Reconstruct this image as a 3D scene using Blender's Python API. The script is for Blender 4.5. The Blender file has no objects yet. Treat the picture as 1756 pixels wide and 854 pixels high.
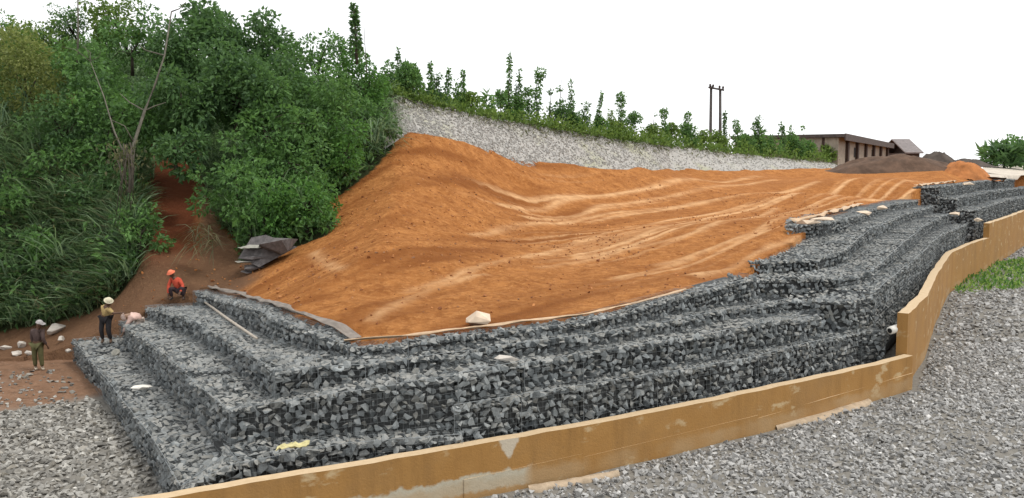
import bpy, bmesh, math, random
import numpy as np
from mathutils import Vector, Matrix

R = math.radians
rng = np.random.default_rng(7)
random.seed(7)
S = bpy.context.scene
COL = S.collection

# ------------------------------------------------------------------ camera, sky, sun, exposure
FPX, CAMH, PITCH = 1450.0, 6.5, math.atan(137 / 1450.0)
cam = bpy.data.objects.new("camera", bpy.data.cameras.new("camera"))
COL.objects.link(cam)
cam.location = (0, 0, CAMH)
cam.rotation_euler = (math.pi / 2 - PITCH, 0, 0)
cam.data.sensor_width = 36
cam.data.lens = 36 * FPX / 1756
cam.data.clip_start = 0.1
cam.data.clip_end = 12000
S.camera = cam

SUN_EL, SUN_AZ = R(62), R(105)          # high sun behind thin cloud, to the right of the camera
W = bpy.data.worlds.new("World"); S.world = W
W.use_nodes = True
nt = W.node_tree; nt.nodes.clear()
out = nt.nodes.new("ShaderNodeOutputWorld")
bg = nt.nodes.new("ShaderNodeBackground")
sky = nt.nodes.new("ShaderNodeTexSky"); sky.sky_type = 'NISHITA'; sky.sun_disc = False
sky.sun_elevation = SUN_EL; sky.sun_rotation = SUN_AZ
bg.inputs['Strength'].default_value = 0.1
nt.links.new(sky.outputs[0], bg.inputs['Color'])
cl = nt.nodes.new("ShaderNodeBackground")      # the closed bright cloud deck
cn = nt.nodes.new("ShaderNodeTexNoise"); cn.inputs['Scale'].default_value = 2.2; cn.inputs['Detail'].default_value = 5
cr = nt.nodes.new("ShaderNodeValToRGB")
cr.color_ramp.elements[0].color = (.93, .95, .97, 1); cr.color_ramp.elements[1].color = (1, 1, 1, 1)
nt.links.new(cn.outputs['Fac'], cr.inputs[0]); nt.links.new(cr.outputs[0], cl.inputs['Color'])
cl.inputs['Strength'].default_value = 1.15
mx = nt.nodes.new("ShaderNodeMixShader"); mx.inputs[0].default_value = 0.93
nt.links.new(bg.outputs[0], mx.inputs[1]); nt.links.new(cl.outputs[0], mx.inputs[2])
nt.links.new(mx.outputs[0], out.inputs['Surface'])

sl = bpy.data.lights.new("sun", 'SUN'); sl.energy = 1.5; sl.angle = R(12); sl.color = (1, .955, .88)
so = bpy.data.objects.new("sun", sl); COL.objects.link(so)
sd = Vector((math.cos(SUN_EL) * math.sin(SUN_AZ), math.cos(SUN_EL) * math.cos(SUN_AZ), math.sin(SUN_EL)))
so.rotation_euler = sd.to_track_quat('Z', 'Y').to_euler(); so.location = (0, 0, 60)

S.view_settings.view_transform = 'Standard'
S.view_settings.look = 'None'
S.view_settings.exposure = 0.32
S.view_settings.gamma = 1
S.render.engine = 'CYCLES'
S.cycles.max_bounces = 6
S.cycles.transparent_max_bounces = 4

# ------------------------------------------------------------------ helpers
cP, sP = math.cos(PITCH), math.sin(PITCH)
def ray(px, py):
    dx = (px - 878) / FPX; dy = (427 - py) / FPX
    return np.array([dx, cP + dy * sP, -sP + dy * cP])
def pz(px, py, z):                       # the point at height z seen at photo pixel px, py
    d = ray(px, py); t = (z - CAMH) / d[2]
    return np.array([d[0] * t, d[1] * t, z])
def pY(px, py, Y):                       # the point at distance Y seen at photo pixel px, py
    d = ray(px, py); t = Y / d[1]
    return np.array([d[0] * t, Y, CAMH + d[2] * t])
def proj(p):
    v = np.asarray(p) - np.array([0, 0, CAMH])
    k = v[..., 1] * cP - v[..., 2] * sP; u = v[..., 1] * sP + v[..., 2] * cP
    return 878 + FPX * v[..., 0] / k, 427 - FPX * u / k

def _h(ix, iy, seed):
    n = (ix.astype(np.int64) * 374761393 + iy.astype(np.int64) * 668265263 + seed * 974711) & 0x7fffffff
    n = ((n ^ (n >> 13)) * 1274126177) & 0x7fffffff
    return ((n ^ (n >> 16)) & 0xffff) / 65535.0
def vnoise(x, y, seed=0):
    x = np.asarray(x, float); y = np.asarray(y, float)
    ix = np.floor(x).astype(np.int64); iy = np.floor(y).astype(np.int64); fx = x - ix; fy = y - iy
    fx = fx * fx * (3 - 2 * fx); fy = fy * fy * (3 - 2 * fy)
    a = _h(ix, iy, seed); b = _h(ix + 1, iy, seed); c = _h(ix, iy + 1, seed); d = _h(ix + 1, iy + 1, seed)
    return (a + (b - a) * fx) * (1 - fy) + (c + (d - c) * fx) * fy - .5
def fbm(x, y, seed=0, octv=4):
    s = 0; a = 1.
    for k in range(octv):
        s = s + a * vnoise(x * 2 ** k, y * 2 ** k, seed + k * 17); a *= .5
    return s
def sstep(a, b, x):
    t = np.clip((x - a) / (b - a), 0, 1); return t * t * (3 - 2 * t)
def inpoly(x, y, poly):
    x = np.asarray(x); y = np.asarray(y); r = np.zeros(x.shape, bool); n = len(poly)
    for i in range(n):
        x1, y1 = poly[i][:2]; x2, y2 = poly[(i + 1) % n][:2]
        if y1 == y2: continue
        c = ((y1 > y) != (y2 > y)) & (x < (x2 - x1) * (y - y1) / (y2 - y1) + x1)
        r ^= c
    return r
def pdist(x, y, line):                   # distance to a polyline, and side offset
    best = np.full(np.shape(x), 1e9)
    for a, b in zip(line[:-1], line[1:]):
        ax, ay = a[:2]; dx, dy = b[0] - ax, b[1] - ay; L = dx * dx + dy * dy + 1e-9
        t = np.clip(((x - ax) * dx + (y - ay) * dy) / L, 0, 1)
        best = np.minimum(best, np.hypot(x - ax - t * dx, y - ay - t * dy))
    return best

def tag(o, label=None, cat=None, group=None, kind=None):
    if label: o['label'] = label
    if cat: o['category'] = cat
    if group: o['group'] = group
    if kind: o['kind'] = kind
    return o
def empty(name, loc, label, cat, group=None):
    o = bpy.data.objects.new(name, None); o.location = loc; o.empty_display_size = .3; COL.objects.link(o)
    return tag(o, label, cat, group)
def link(name, me, mat, parent=None, smooth=False):
    o = bpy.data.objects.new(name, me); COL.objects.link(o)
    if mat and not me.materials: me.materials.append(mat)
    if smooth: me.shade_smooth()
    if parent is not None:
        o.parent = parent
        o.matrix_parent_inverse = Matrix.Translation(-parent.location)     # mesh stays in world coordinates
    return o
def npmesh(name, V, F, nv):              # V (n,3); F (m,nv) ints
    me = bpy.data.meshes.new(name)
    V = np.ascontiguousarray(V, np.float32); F = np.ascontiguousarray(F, np.int32)
    me.vertices.add(len(V)); me.vertices.foreach_set("co", V.ravel())
    me.loops.add(F.size); me.loops.foreach_set("vertex_index", F.ravel())
    me.polygons.add(len(F)); me.polygons.foreach_set("loop_start", np.arange(0, F.size, nv, dtype=np.int32))
    me.update(calc_edges=True); me.shade_flat()
    return me
def fattr(me, name, vals):
    a = me.attributes.new(name, 'FLOAT', 'POINT'); a.data.foreach_set("value", np.ascontiguousarray(vals, np.float32))
class MB:                                # collects simple shapes into one mesh
    def __init__(s): s.v = []; s.f = []
    def add(s, vs, fs):
        n = len(s.v); s.v += [tuple(map(float, v)) for v in vs]; s.f += [tuple(i + n for i in f) for f in fs]
    def hexa(s, b, t):                   # bottom 4, top 4 corners in the same order
        s.add(list(b) + list(t), [(3, 2, 1, 0), (4, 5, 6, 7), (0, 1, 5, 4), (1, 2, 6, 5), (2, 3, 7, 6), (3, 0, 4, 7)])
    def box(s, c, size, rz=0):
        x, y, z = [k / 2 for k in size]; ca, sa = math.cos(rz), math.sin(rz)
        f = lambda a, b, d: (c[0] + a * ca - b * sa, c[1] + a * sa + b * ca, c[2] + d)
        s.hexa([f(-x, -y, -z), f(x, -y, -z), f(x, y, -z), f(-x, y, -z)], [f(-x, -y, z), f(x, -y, z), f(x, y, z), f(-x, y, z)])
    def tube(s, pts, rad, n=6, caps=True):
        pts = [np.asarray(p, float) for p in pts]; m = len(pts); rs = rad if isinstance(rad, (list, tuple)) else [rad] * m
        vs = []
        for i, p in enumerate(pts):
            t = pts[min(i + 1, m - 1)] - pts[max(i - 1, 0)]; t /= np.linalg.norm(t) + 1e-9
            u = np.cross(t, [0, 0, 1.] if abs(t[2]) < .9 else [1., 0, 0]); u /= np.linalg.norm(u); w = np.cross(t, u)
            for k in range(n):
                a = 2 * math.pi * k / n
                vs.append(p + rs[i] * (math.cos(a) * u + math.sin(a) * w))
        fs = [(i * n + k, i * n + (k + 1) % n, (i + 1) * n + (k + 1) % n, (i + 1) * n + k) for i in range(m - 1) for k in range(n)]
        if caps: fs += [tuple(range(n))[::-1], tuple((m - 1) * n + k for k in range(n))]
        s.add(vs, fs)
    def build(s, name, mat, parent=None, smooth=False, bevel=0):
        me = bpy.data.meshes.new(name); me.from_pydata(s.v, [], s.f); me.update()
        bm = bmesh.new(); bm.from_mesh(me)
        if bevel: bmesh.ops.bevel(bm, geom=bm.edges[:], offset=bevel, segments=1, affect='EDGES')
        bmesh.ops.recalc_face_normals(bm, faces=bm.faces[:]); bm.to_mesh(me); bm.free()
        return link(name, me, mat, parent, smooth)

# ------------------------------------------------------------------ materials
class NT:
    def __init__(s, name, rough=.9, spec=.2):
        s.m = bpy.data.materials.new(name); s.m.use_nodes = True; s.t = s.m.node_tree
        s.b = s.t.nodes['Principled BSDF']; s.b.inputs['Roughness'].default_value = rough
        s.b.inputs['Specular IOR Level'].default_value = spec
        g = s.t.nodes.new('ShaderNodeNewGeometry'); s.pos = g.outputs['Position']; s.rpi = g.outputs['Random Per Island']
    def n(s, t, **k):
        x = s.t.nodes.new(t)
        for a, b in k.items(): setattr(x, a, b)
        return x
    def put(s, sock, v):
        if isinstance(v, bpy.types.NodeSocket): s.t.links.new(v, sock)
        else: sock.default_value = v
    def noise(s, scale, detail=4, rough=.6, vec=None, sc3=None, dist=0):
        x = s.n('ShaderNodeTexNoise'); x.inputs['Scale'].default_value = scale; x.inputs['Detail'].default_value = detail
        x.inputs['Roughness'].default_value = rough; x.inputs['Distortion'].default_value = dist
        v = vec or s.pos
        if sc3:
            mp = s.n('ShaderNodeMapping'); s.put(mp.inputs['Vector'], v); mp.inputs['Scale'].default_value = sc3; v = mp.outputs[0]
        s.put(x.inputs['Vector'], v); return x.outputs['Fac']
    def ramp(s, fac, stops):
        x = s.n('ShaderNodeValToRGB'); e = x.color_ramp.elements
        while len(e) < len(stops): e.new(.5)
        for k, (p, c) in zip(e, stops): k.position = p; k.color = (*c, 1) if len(c) == 3 else c
        s.put(x.inputs[0], fac); return x.outputs[0]
    def mix(s, fac, a, b, mode='MIX'):
        x = s.n('ShaderNodeMix', data_type='RGBA', blend_type=mode)
        s.put(x.inputs[0], fac)
        for sk, v in ((x.inputs[6], a), (x.inputs[7], b)): s.put(sk, (*v, 1) if isinstance(v, tuple) and len(v) == 3 else v)
        return x.outputs[2]
    def math(s, op, a, b=0., c=0.):
        x = s.n('ShaderNodeMath', operation=op)
        s.put(x.inputs[0], a); s.put(x.inputs[1], b); s.put(x.inputs[2], c); return x.outputs[0]
    def rng(s, v, a, b, c=0., d=1.):
        x = s.n('ShaderNodeMapRange'); s.put(x.inputs[0], v)
        for i, k in enumerate((a, b, c, d)): x.inputs[i + 1].default_value = k
        return x.outputs[0]
    def attr(s, name):
        x = s.n('ShaderNodeAttribute'); x.attribute_name = name; return x.outputs['Fac']
    def sep(s): 
        x = s.n('ShaderNodeSeparateXYZ'); s.put(x.inputs[0], s.pos); return x.outputs
    def done(s, col, bump=None, dist=.02, strength=.6, rough=None):
        s.put(s.b.inputs['Base Color'], (*col, 1) if isinstance(col, tuple) and len(col) == 3 else col)
        if rough is not None: s.put(s.b.inputs['Roughness'], rough)
        if bump is not None:
            x = s.n('ShaderNodeBump'); x.inputs['Distance'].default_value = dist; x.inputs['Strength'].default_value = strength
            s.put(x.inputs['Height'], bump); s.t.links.new(x.outputs[0], s.b.inputs['Normal'])
        return s.m

def m_plain(name, c, var=.25, scale=8, rough=.8, bump=.004, spec=.3):
    k = NT(name, rough, spec); f = k.noise(scale, 5)
    a = tuple(v * (1 - var) for v in c); b = tuple(min(1, v * (1 + var)) for v in c)
    return k.done(k.ramp(f, [(.3, a), (.7, b)]), k.noise(scale * 6, 3), bump)

def m_earth():
    k = NT("earth", .95, .1)
    big = k.noise(.22, 5, .6); mid = k.noise(1.5, 8, .72); fine = k.noise(6, 6, .75)
    o = k.mix(big, (.40, .155, .042), (.57, .25, .08))
    o = k.mix(k.rng(mid, .36, .60), k.mix(.72, o, (.24, .078, .018)), o)
    o = k.mix(k.rng(fine, .5, .68, 0, .6), o, (.58, .28, .10)); o = k.mix(k.rng(k.noise(4.2, 5, .75), .52, .64, 0, .6), o, (.22, .075, .02))
    o = k.mix(k.rng(k.noise(3.5, 4, .7), .62, .72, 0, .55), o, (.19, .065, .022))
    o = k.mix(k.math('MULTIPLY', k.attr('damp'), k.rng(mid, .3, .6, .5, 1)), o, (.20, .062, .014))
    d = k.math('MULTIPLY', k.attr('dry'), k.rng(mid, .25, .6, .35, 1))
    o = k.mix(d, o, (.74, .44, .22))
    o = k.mix(k.math('MULTIPLY', k.rng(k.noise(.6, 6, .7), .5, .66), .45), o, (.25, .085, .022))
    b = k.mix(k.noise(.9, 5), (.105, .055, .03), (.24, .135, .078))
    b = k.mix(k.rng(k.noise(6, 4), .55, .75, 0, .6), b, (.30, .17, .09))
    o = k.mix(k.attr('brown'), o, b)
    r = k.mix(k.noise(2, 4, sc3=(1, 1, .25)), (.085, .026, .012), (.19, .062, .028))
    o = k.mix(k.attr('red'), o, r)
    g = k.mix(k.noise(1.5, 5), (.018, .026, .010), (.045, .052, .02))
    o = k.mix(k.attr('veg'), o, g)
    h = k.math('ADD', k.math('MULTIPLY', mid, .7), k.math('MULTIPLY', fine, .4))
    return k.done(o, h, .22, 1.0)
def m_ground():
    k = NT("gravel_ground", .95, .1)
    g = k.mix(k.noise(5, 5), (.11, .102, .09), (.28, .262, .23))
    b = k.mix(k.noise(1.4, 5), (.13, .07, .042), (.27, .16, .10))
    b = k.mix(k.rng(k.noise(3.2, 6, .75), .5, .66, 0, .7), b, (.085, .05, .032)); b = k.mix(k.rng(k.noise(7, 5, .7), .56, .7, 0, .6), b, (.33, .25, .19))
    o = k.mix(k.attr('soil'), g, b)
    return k.done(o, k.noise(12, 4), .05, .8)
def m_bankrock():
    k = NT("bank_stone", .95, .1)
    v = k.n('ShaderNodeTexVoronoi'); v.inputs['Scale'].default_value = 1.6; k.put(v.inputs['Vector'], k.pos)
    o = k.mix(k.noise(.8, 5), (.33, .315, .29), (.44, .42, .39))
    o = k.mix(k.rng(k.noise(2.4, 4, .7), .5, .7, 0, .6), o, (.25, .25, .25))
    o = k.mix(k.rng(k.noise(.25, 4, .6), .55, .7, 0, .5), o, (.34, .34, .19))
    return k.done(o, k.math('ADD', v.outputs[0], k.noise(5, 4)), .06, .6)
def m_stone(name, dark, light, obj=True, warm=0):
    k = NT(name, .75, .35)
    r = k.rpi
    if obj:
        oi = k.n('ShaderNodeObjectInfo'); r = k.math('FRACT', k.math('ADD', oi.outputs['Random'], k.rpi))
    mid = tuple((a + b) / 2 for a, b in zip(dark, light))
    hi = tuple(min(1, b * 1.5) for b in light)
    o = k.ramp(r, [(0, dark), (.45, mid), (.86, light), (.97, light), (1, hi)])
    r2 = k.math('FRACT', k.math('MULTIPLY', r, 17.3))
    o = k.mix(k.rng(r2, .7, 1, 0, .35 + warm), o, (.20, .17, .12))
    o = k.mix(k.rng(k.noise(14, 4, .7), .45, .7, 0, .35), o, tuple(c * .5 for c in dark))
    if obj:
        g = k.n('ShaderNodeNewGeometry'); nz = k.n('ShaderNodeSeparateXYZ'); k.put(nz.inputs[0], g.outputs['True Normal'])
        dust_toplight = k.math('MULTIPLY', k.rng(nz.outputs[2], .4, .95, 0, .75), k.rng(k.noise(1.1, 4), .35, .6, .35, 1))
        o = k.mix(dust_toplight, o, (.36, .345, .31))  # pale stone tops: some dust, plus brighter sky light put into the colour
    return k.done(o, k.noise(30, 4), .02, .5)
def m_leaf(name, a, b, tip=None, rough=.55):
    k = NT(name, rough, .35)
    o = k.ramp(k.rpi, [(0, a), (.6, tuple((x + y) / 2 for x, y in zip(a, b))), (1, b)])
    if tip: o = k.mix(k.rng(k.noise(.9, 3), .45, .7, 0, .7), o, tip)
    k.put(k.b.inputs['Base Color'], o)
    tr = k.n('ShaderNodeBsdfTranslucent'); k.put(tr.inputs['Color'], k.mix(.5, o, (.12, .2, .03), 'ADD'))
    ms = k.n('ShaderNodeMixShader'); ms.inputs[0].default_value = .36
    k.t.links.new(k.b.outputs[0], ms.inputs[1]); k.t.links.new(tr.outputs[0], ms.inputs[2])
    k.t.links.new(ms.outputs[0], k.t.nodes['Material Output'].inputs['Surface'])
    return k.m
def m_concrete():
    k = NT("ochre_concrete", .85, .25); z = k.sep()[2]
    o = k.mix(k.noise(.9, 6, .6), (.28, .137, .036), (.39, .22, .075))
    st = k.noise(2.2, 5, .65, sc3=(1, 1, .12))
    o = k.mix(k.rng(st, .5, .72, 0, .6), o, (.21, .11, .035))
    o = k.mix(k.rng(k.noise(.5, 5, .7), .45, .7, 0, .6), o, (.25, .145, .06)); o = k.mix(k.rng(k.noise(9, 4, .7), .6, .75, 0, .45), o, (.17, .10, .04))
    o = k.mix(k.rng(k.noise(1.6, 5, .6, sc3=(.7, .7, 1.4)), .6, .68, 0, .75), o, (.50, .38, .22))
    # mortar splashes: a long low one and a short run-down from the top
    x_ = k.sep()[0]; zz = k.math('ADD', z, k.math('MULTIPLY', k.math('SUBTRACT', k.noise(3.5, 4), .5), .35))
    low = k.math('MULTIPLY', k.rng(zz, .50, .44), k.rng(zz, .10, .16)); low = k.math('MULTIPLY', low, k.math('MULTIPLY', k.rng(x_, .45, .25), k.rng(x_, -3.6, -2.6)))
    o = k.mix(k.math('MULTIPLY', low, .9), o, k.mix(k.noise(5, 4), (.36, .33, .25), (.50, .47, .38)))
    xx = k.math('ABSOLUTE', k.math('ADD', k.math('SUBTRACT', x_, -.06), k.math('MULTIPLY', k.math('SUBTRACT', k.noise(8, 3), .5), .12)))
    top_ = k.math('MULTIPLY', k.rng(k.math('SUBTRACT', xx, k.math('MULTIPLY', k.math('SUBTRACT', z, .75), .45)), .08, .04), k.rng(z, .66, .74))
    o = k.mix(k.math('MULTIPLY', top_, .85), o, (.50, .45, .36))
    pale = k.math('MULTIPLY', k.rng(zz, .42, .3), k.rng(k.noise(.45, 3), .42, .6, 0, .6)); o = k.mix(pale, o, (.38, .26, .14))
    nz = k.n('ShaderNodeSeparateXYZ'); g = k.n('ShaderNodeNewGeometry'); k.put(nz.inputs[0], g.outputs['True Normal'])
    o = k.mix(k.rng(nz.outputs[2], .6, .9), o, k.mix(k.noise(7, 4), (.42, .30, .17), (.60, .46, .30)))  # upward faces paler: light on the wall top put into the colour
    return k.done(o, k.math('ADD', k.noise(3, 5), k.noise(22, 4)), .02, .5)

M = dict(
    earth=m_earth(), ground=m_ground(), bank=m_bankrock(), concrete=m_concrete(),
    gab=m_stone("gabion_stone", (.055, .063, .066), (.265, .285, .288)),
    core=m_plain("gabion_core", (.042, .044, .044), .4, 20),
    grav=m_stone("gravel_stone", (.17, .167, .16), (.44, .432, .415), False),
    gravl=m_stone("pale_slab_stone", (.12, .113, .10), (.40, .385, .35), False, .12),
    bankst=m_stone("bank_pale_stone", (.26, .25, .235), (.38, .365, .34), False, .0),
    clod=m_stone("earth_clod", (.20, .066, .02), (.46, .185, .052), False),
    wire=m_plain("zinc_wire", (.20, .215, .22), .2, 10, .5),
    white=m_plain("white_stone", (.46, .42, .37), .2, 5),
    slab=m_plain("cream_slab", (.60, .48, .36), .15, 5),
    cloth=m_plain("grey_geotextile", (.21, .18, .155), .3, 4),
    mortar=m_plain("sandy_mortar", (.40, .31, .215), .25, 5, .9, .02),
    ledge=m_plain("ledge_rock", (.11, .10, .098), .4, 6, .9, .03),
    clothp=m_plain("pale_geotextile", (.52, .37, .24), .2, 4),
    wood=m_plain("weathered_timber", (.42, .37, .31), .25, 9),
    bark=m_plain("pale_bark", (.12, .11, .085), .4, 7),
    darkbark=m_plain("dark_bark", (.06, .048, .036), .4, 7),
    pvc=m_plain("white_pvc", (.74, .71, .64), .12, 6, .4, .001),
    greypipe=m_plain("grey_pipe_collar", (.30, .29, .25), .25, 6),
    black=m_plain("dark_opening", (.015, .014, .013), .3, 6),
    yellow=m_plain("yellow_bag", (.50, .45, .23), .3, 8),
    paper=m_plain("white_sack", (.72, .69, .62), .12, 8),
    tin=m_plain("rusty_tin_roof", (.075, .06, .055), .35, 2),
    tinl=m_plain("grey_tin_roof", (.20, .175, .17), .25, 2),
    block=m_plain("plastered_block", (.27, .235, .19), .25, 2),
    post=m_plain("dark_post", (.05, .032, .025), .3, 5),
    pole=m_plain("creosote_pole", (.07, .06, .055), .3, 5),
    moundb=m_plain("brown_spoil", (.10, .062, .042), .4, 1.2, .95, .08),
    moundd=m_plain("dark_spoil", (.075, .06, .05), .4, 1.2, .95, .08),
    moundo=m_plain("orange_spoil", (.36, .14, .045), .35, 1.2, .95, .08),
    road=m_plain("pale_road", (.50, .44, .37), .2, .8, .95, .03),
    lf_dark=m_leaf("leaf_dark", (.026, .068, .026), (.115, .22, .075), (.11, .21, .065)),
    lf_mid=m_leaf("leaf_mid", (.04, .095, .03), (.145, .285, .08), (.14, .28, .07)),
    lf_bright=m_leaf("leaf_bright", (.03, .085, .02), (.11, .26, .05), (.12, .27, .055)),
    lf_yel=m_leaf("leaf_yellow_green", (.06, .12, .02), (.19, .28, .06), (.17, .25, .05)),
    lf_tan=m_leaf("leaf_olive_tan", (.09, .11, .025), (.28, .30, .09), (.20, .25, .07)),
    blade=m_leaf("grass_blade", (.04, .085, .045), (.27, .37, .20), (.10, .18, .07)),
    bladeb=m_leaf("dry_blade", (.05, .055, .025), (.19, .17, .09)),
    lawn=m_leaf("lawn_blade", (.12, .22, .03), (.28, .42, .07)),
    skin=m_plain("brown_skin", (.11, .06, .038), .12, 9, .5, .001),
    skinl=m_plain("dusty_skin", (.30, .19, .13), .12, 9, .5, .001),
)

# ------------------------------------------------------------------ gabion lines (plan positions)
A = np.array
def tier(pts, under):                    # (px, y_top, y_foot): stands upright on the tier below it
    o = []
    for (px, yt, yf), zu in zip(pts, under):
        f = pz(px, yf, zu); o.append(pY(px, yt, f[1]))
    return o
L1 = [pz(125, 583, .78), pz(165, 625, .78), pz(215, 690, .82), pz(265, 755, .86), pz(312, 832, .95)]
F1 = [pz(410, 792, 1.12), pz(600, 757, 1.26), pz(792, 742, 1.30)]
LW = [pz(778, 695, 1.78), pz(1000, 661, 1.8), pz(1127, 640, 1.8), pz(1300, 611, 1.78), pz(1390, 588, 1.72), pz(1478, 568, 1.66), A([11.3, 25.25, 1.6])]
L2 = tier([(205, 552, 584), (260, 590, 640), (320, 640, 708), (394, 701, 770)], [.78, .80, .85, .98])
MM = tier([(545, 679, 748), (680, 660, 738), (785, 645, 706), (1000, 604, 650), (1145, 585, 628), (1300, 557, 600), (1412, 540, 576)],
          [1.22, 1.28, 1.6, 1.8, 1.8, 1.78, 1.7])
L3 = tier([(250, 524, 548), (314, 543, 580), (384, 578, 622), (470, 636, 684)], [1.3, 1.4, 1.6, 1.85])
UU = tier([(545, 630, 668), (626, 627, 654), (700, 614, 643), (820, 599, 622), (1000, 575, 597), (1156, 550, 568), (1260, 530, 548), (1350, 512, 528)],
          [2.0, 2.08, 2.15, 2.3, 2.4, 2.4, 2.4, 2.4])
L4 = tier([(332, 498, 518), (375, 510, 536), (431, 527, 571), (473, 545, 592), (540, 570, 606)], [1.9, 1.95, 2.1, 2.2, 2.35])
TT = tier([(597, 594, 612), (700, 586, 604), (830, 570, 588), (1000, 550, 566), (1100, 527, 546), (1190, 503, 528), (1300, 474, 512)],
          [2.4, 2.5, 2.6, 2.75, 2.75, 2.75, 2.75])
B1 = [A([10.1, 25.0, 2.62]), A([11.15, 25.75, 2.72]), A([12.6, 28.0, 2.85]), A([16.8, 34.8, 2.95]), A([23.0, 45.2, 3.0]), A([28.6, 53.0, 3.05])]
B2 = [A([10.6, 26.9, 3.02]), A([11.9, 27.9, 3.12]), A([15.9, 34.4, 3.45]), A([22.3, 45.4, 3.6]), A([28.0, 54.0, 3.65])]
B3 = [A([10.5, 28.9, 3.45]), A([11.8, 30.0, 3.6]), A([14.9, 35.2, 4.0]), A([21.4, 46.0, 4.08]), A([27.4, 54.9, 4.1])]
B4 = [A([12.2, 33.6, 4.3]), A([13.6, 34.8, 4.42]), A([20.5, 46.7, 4.45]), A([26.9, 55.9, 4.5])]
C1 = [A([31.3, 57.0, 3.8]), A([42.3, 72.0, 3.9]), A([60, 94, 4.0])]
C2 = [A([30.3, 57.6, 4.55]), A([41.2, 73.0, 4.6]), A([59, 95.5, 4.6])]
C3 = [A([29.3, 58.0, 5.3]), A([40.2, 74.2, 5.35]), A([57.5, 97, 5.4])]

# ------------------------------------------------------------------ terrain
HOLD = [(-90, -80), (-90, 25.5), (-30, 26.5), (-16.5, 28.2), tuple(L2[0][:2] + A([-.2, .9])), tuple(L4[0][:2] + A([.1, .6]))] + \
       [tuple(p[:2] + A([.35, .4])) for p in L4[1:]] + [tuple(p[:2] + A([-.25, .5])) for p in TT[:-1]] + \
       [(7.5, 27.0), (8.7, 28.9), (10.6, 31.6), (12.0, 34.0), (12.9, 35.2), (19.7, 47.3), (26.1, 56.6), (28.7, 58.9), (39.3, 75.0), (56.5, 98.2), (140, 200), (1500, 900), (1500, -80)]
CP = []                                  # control points (x, y, z)
def c_Y(px, py, Y): CP.append(pY(px, py, Y))
def c_z(px, py, z): CP.append(pz(px, py, z))
for p in TT: CP.append(p + A([-.5, 1.0, .03]))
for p in L4: CP.append(p + A([.9, .9, .08]))
for p in B4: CP.append(p + A([-1.2, .5, -.02])); CP.append(p + A([-4, 2.5, -.25]))
CP.append(A([9.2, 29.8, 3.6])); CP.append(A([7.6, 28.0, 3.2]))
for p in C3: CP.append(p + A([-1.2, .8, 0])); CP.append(p + A([-5, 4, .25]))
for a in [(800, 480, 25.0), (700, 500, 23.4), (1000, 480, 25.8), (1000, 400, 38.5), (1000, 350, 48), (1000, 320, 52.5), (900, 335, 47),
          (830, 400, 34.5), (700, 400, 30.3), (700, 300, 38), (690, 228, 43.5), (850, 325, 44.5), (850, 262, 49.3), (930, 281, 53.5), (720, 231, 44.6), (765, 239, 45.4), (800, 247, 47),
          (600, 480, 24.3), (520, 440, 26.8), (450, 478, 26.3), (600, 350, 32.5), (575, 310, 36.5), (600, 410, 28),
          (1150, 295, 70), (1300, 293, 84), (1430, 290, 103), (1150, 330, 56), (1250, 330, 58), (1300, 400, 35), (1150, 430, 32), (1400, 330, 55),
          (1450, 292, 95), (1600, 296, 82), (1690, 288, 92), (1750, 285, 95), (1720, 300, 78), (1850, 288, 95),
          (760, 225, 50.5), (850, 207, 56), (950, 224, 61), (1050, 240, 68), (1150, 254, 79), (1250, 265, 86), (1350, 272, 98), (1430, 279, 116),
          (700, 170, 49), (680, 168, 52), (760, 190, 58), (950, 220, 70),
          # left soil and the cut
          (60, 640, 26.5), (-100, 620, 27), (60, 600, 29.2), (0, 575, 31), (120, 560, 30.6), (215, 522, 29.6), (240, 488, 30.6), (300, 492, 30.2), (380, 478, 29.5), (410, 462, 30.4),
          (290, 440, 31.3), (290, 380, 31.7), (290, 290, 32.2), (330, 290, 32.4), (345, 430, 31.3), (345, 330, 32.2), (400, 412, 31.6),
          # vegetated hillside
          (0, 545, 31.8), (0, 400, 34), (0, 250, 37), (0, 140, 41), (-250, 560, 31), (-250, 250, 37), (-250, 140, 41),
          (120, 520, 31.6), (120, 400, 33.8), (120, 250, 36.5), (120, 140, 40.5), (210, 480, 31.5), (215, 380, 33), (220, 250, 36), (230, 130, 40),
          (300, 220, 35.5), (310, 130, 39), (400, 330, 33.8), (400, 220, 36.5), (400, 120, 40.5), (470, 395, 32.4), (480, 300, 35), (480, 180, 39), (480, 120, 42),
          (555, 385, 32.0), (550, 290, 37), (560, 190, 41), (570, 140, 44), (640, 262, 40.5), (630, 200, 44), (640, 160, 47)]:
    c_Y(*a)
CP += [A([x, y, z]) for x, y, z in [(-60, 50, 11), (-40, 60, 11), (-20, 65, 11), (0, 80, 10.5), (30, 110, 8.5), (60, 140, 7), (-60, 40, 8.5), (-80, 28, .5), (90, 120, 6.6), (90, 90, 6.0), (-60, 90, 11)]]
CP = np.array(CP)
def _U(r2): return .5 * r2 * np.log(r2 + 1e-9)
n_ = len(CP); XY = CP[:, :2] / 20.
K = _U(((XY[:, None] - XY[None]) ** 2).sum(-1)) + np.eye(n_) * .0025
Pm = np.c_[np.ones(n_), XY]
SOL = np.linalg.solve(np.block([[K, Pm], [Pm.T, np.zeros((3, 3))]]), np.r_[CP[:, 2], 0, 0, 0])
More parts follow.
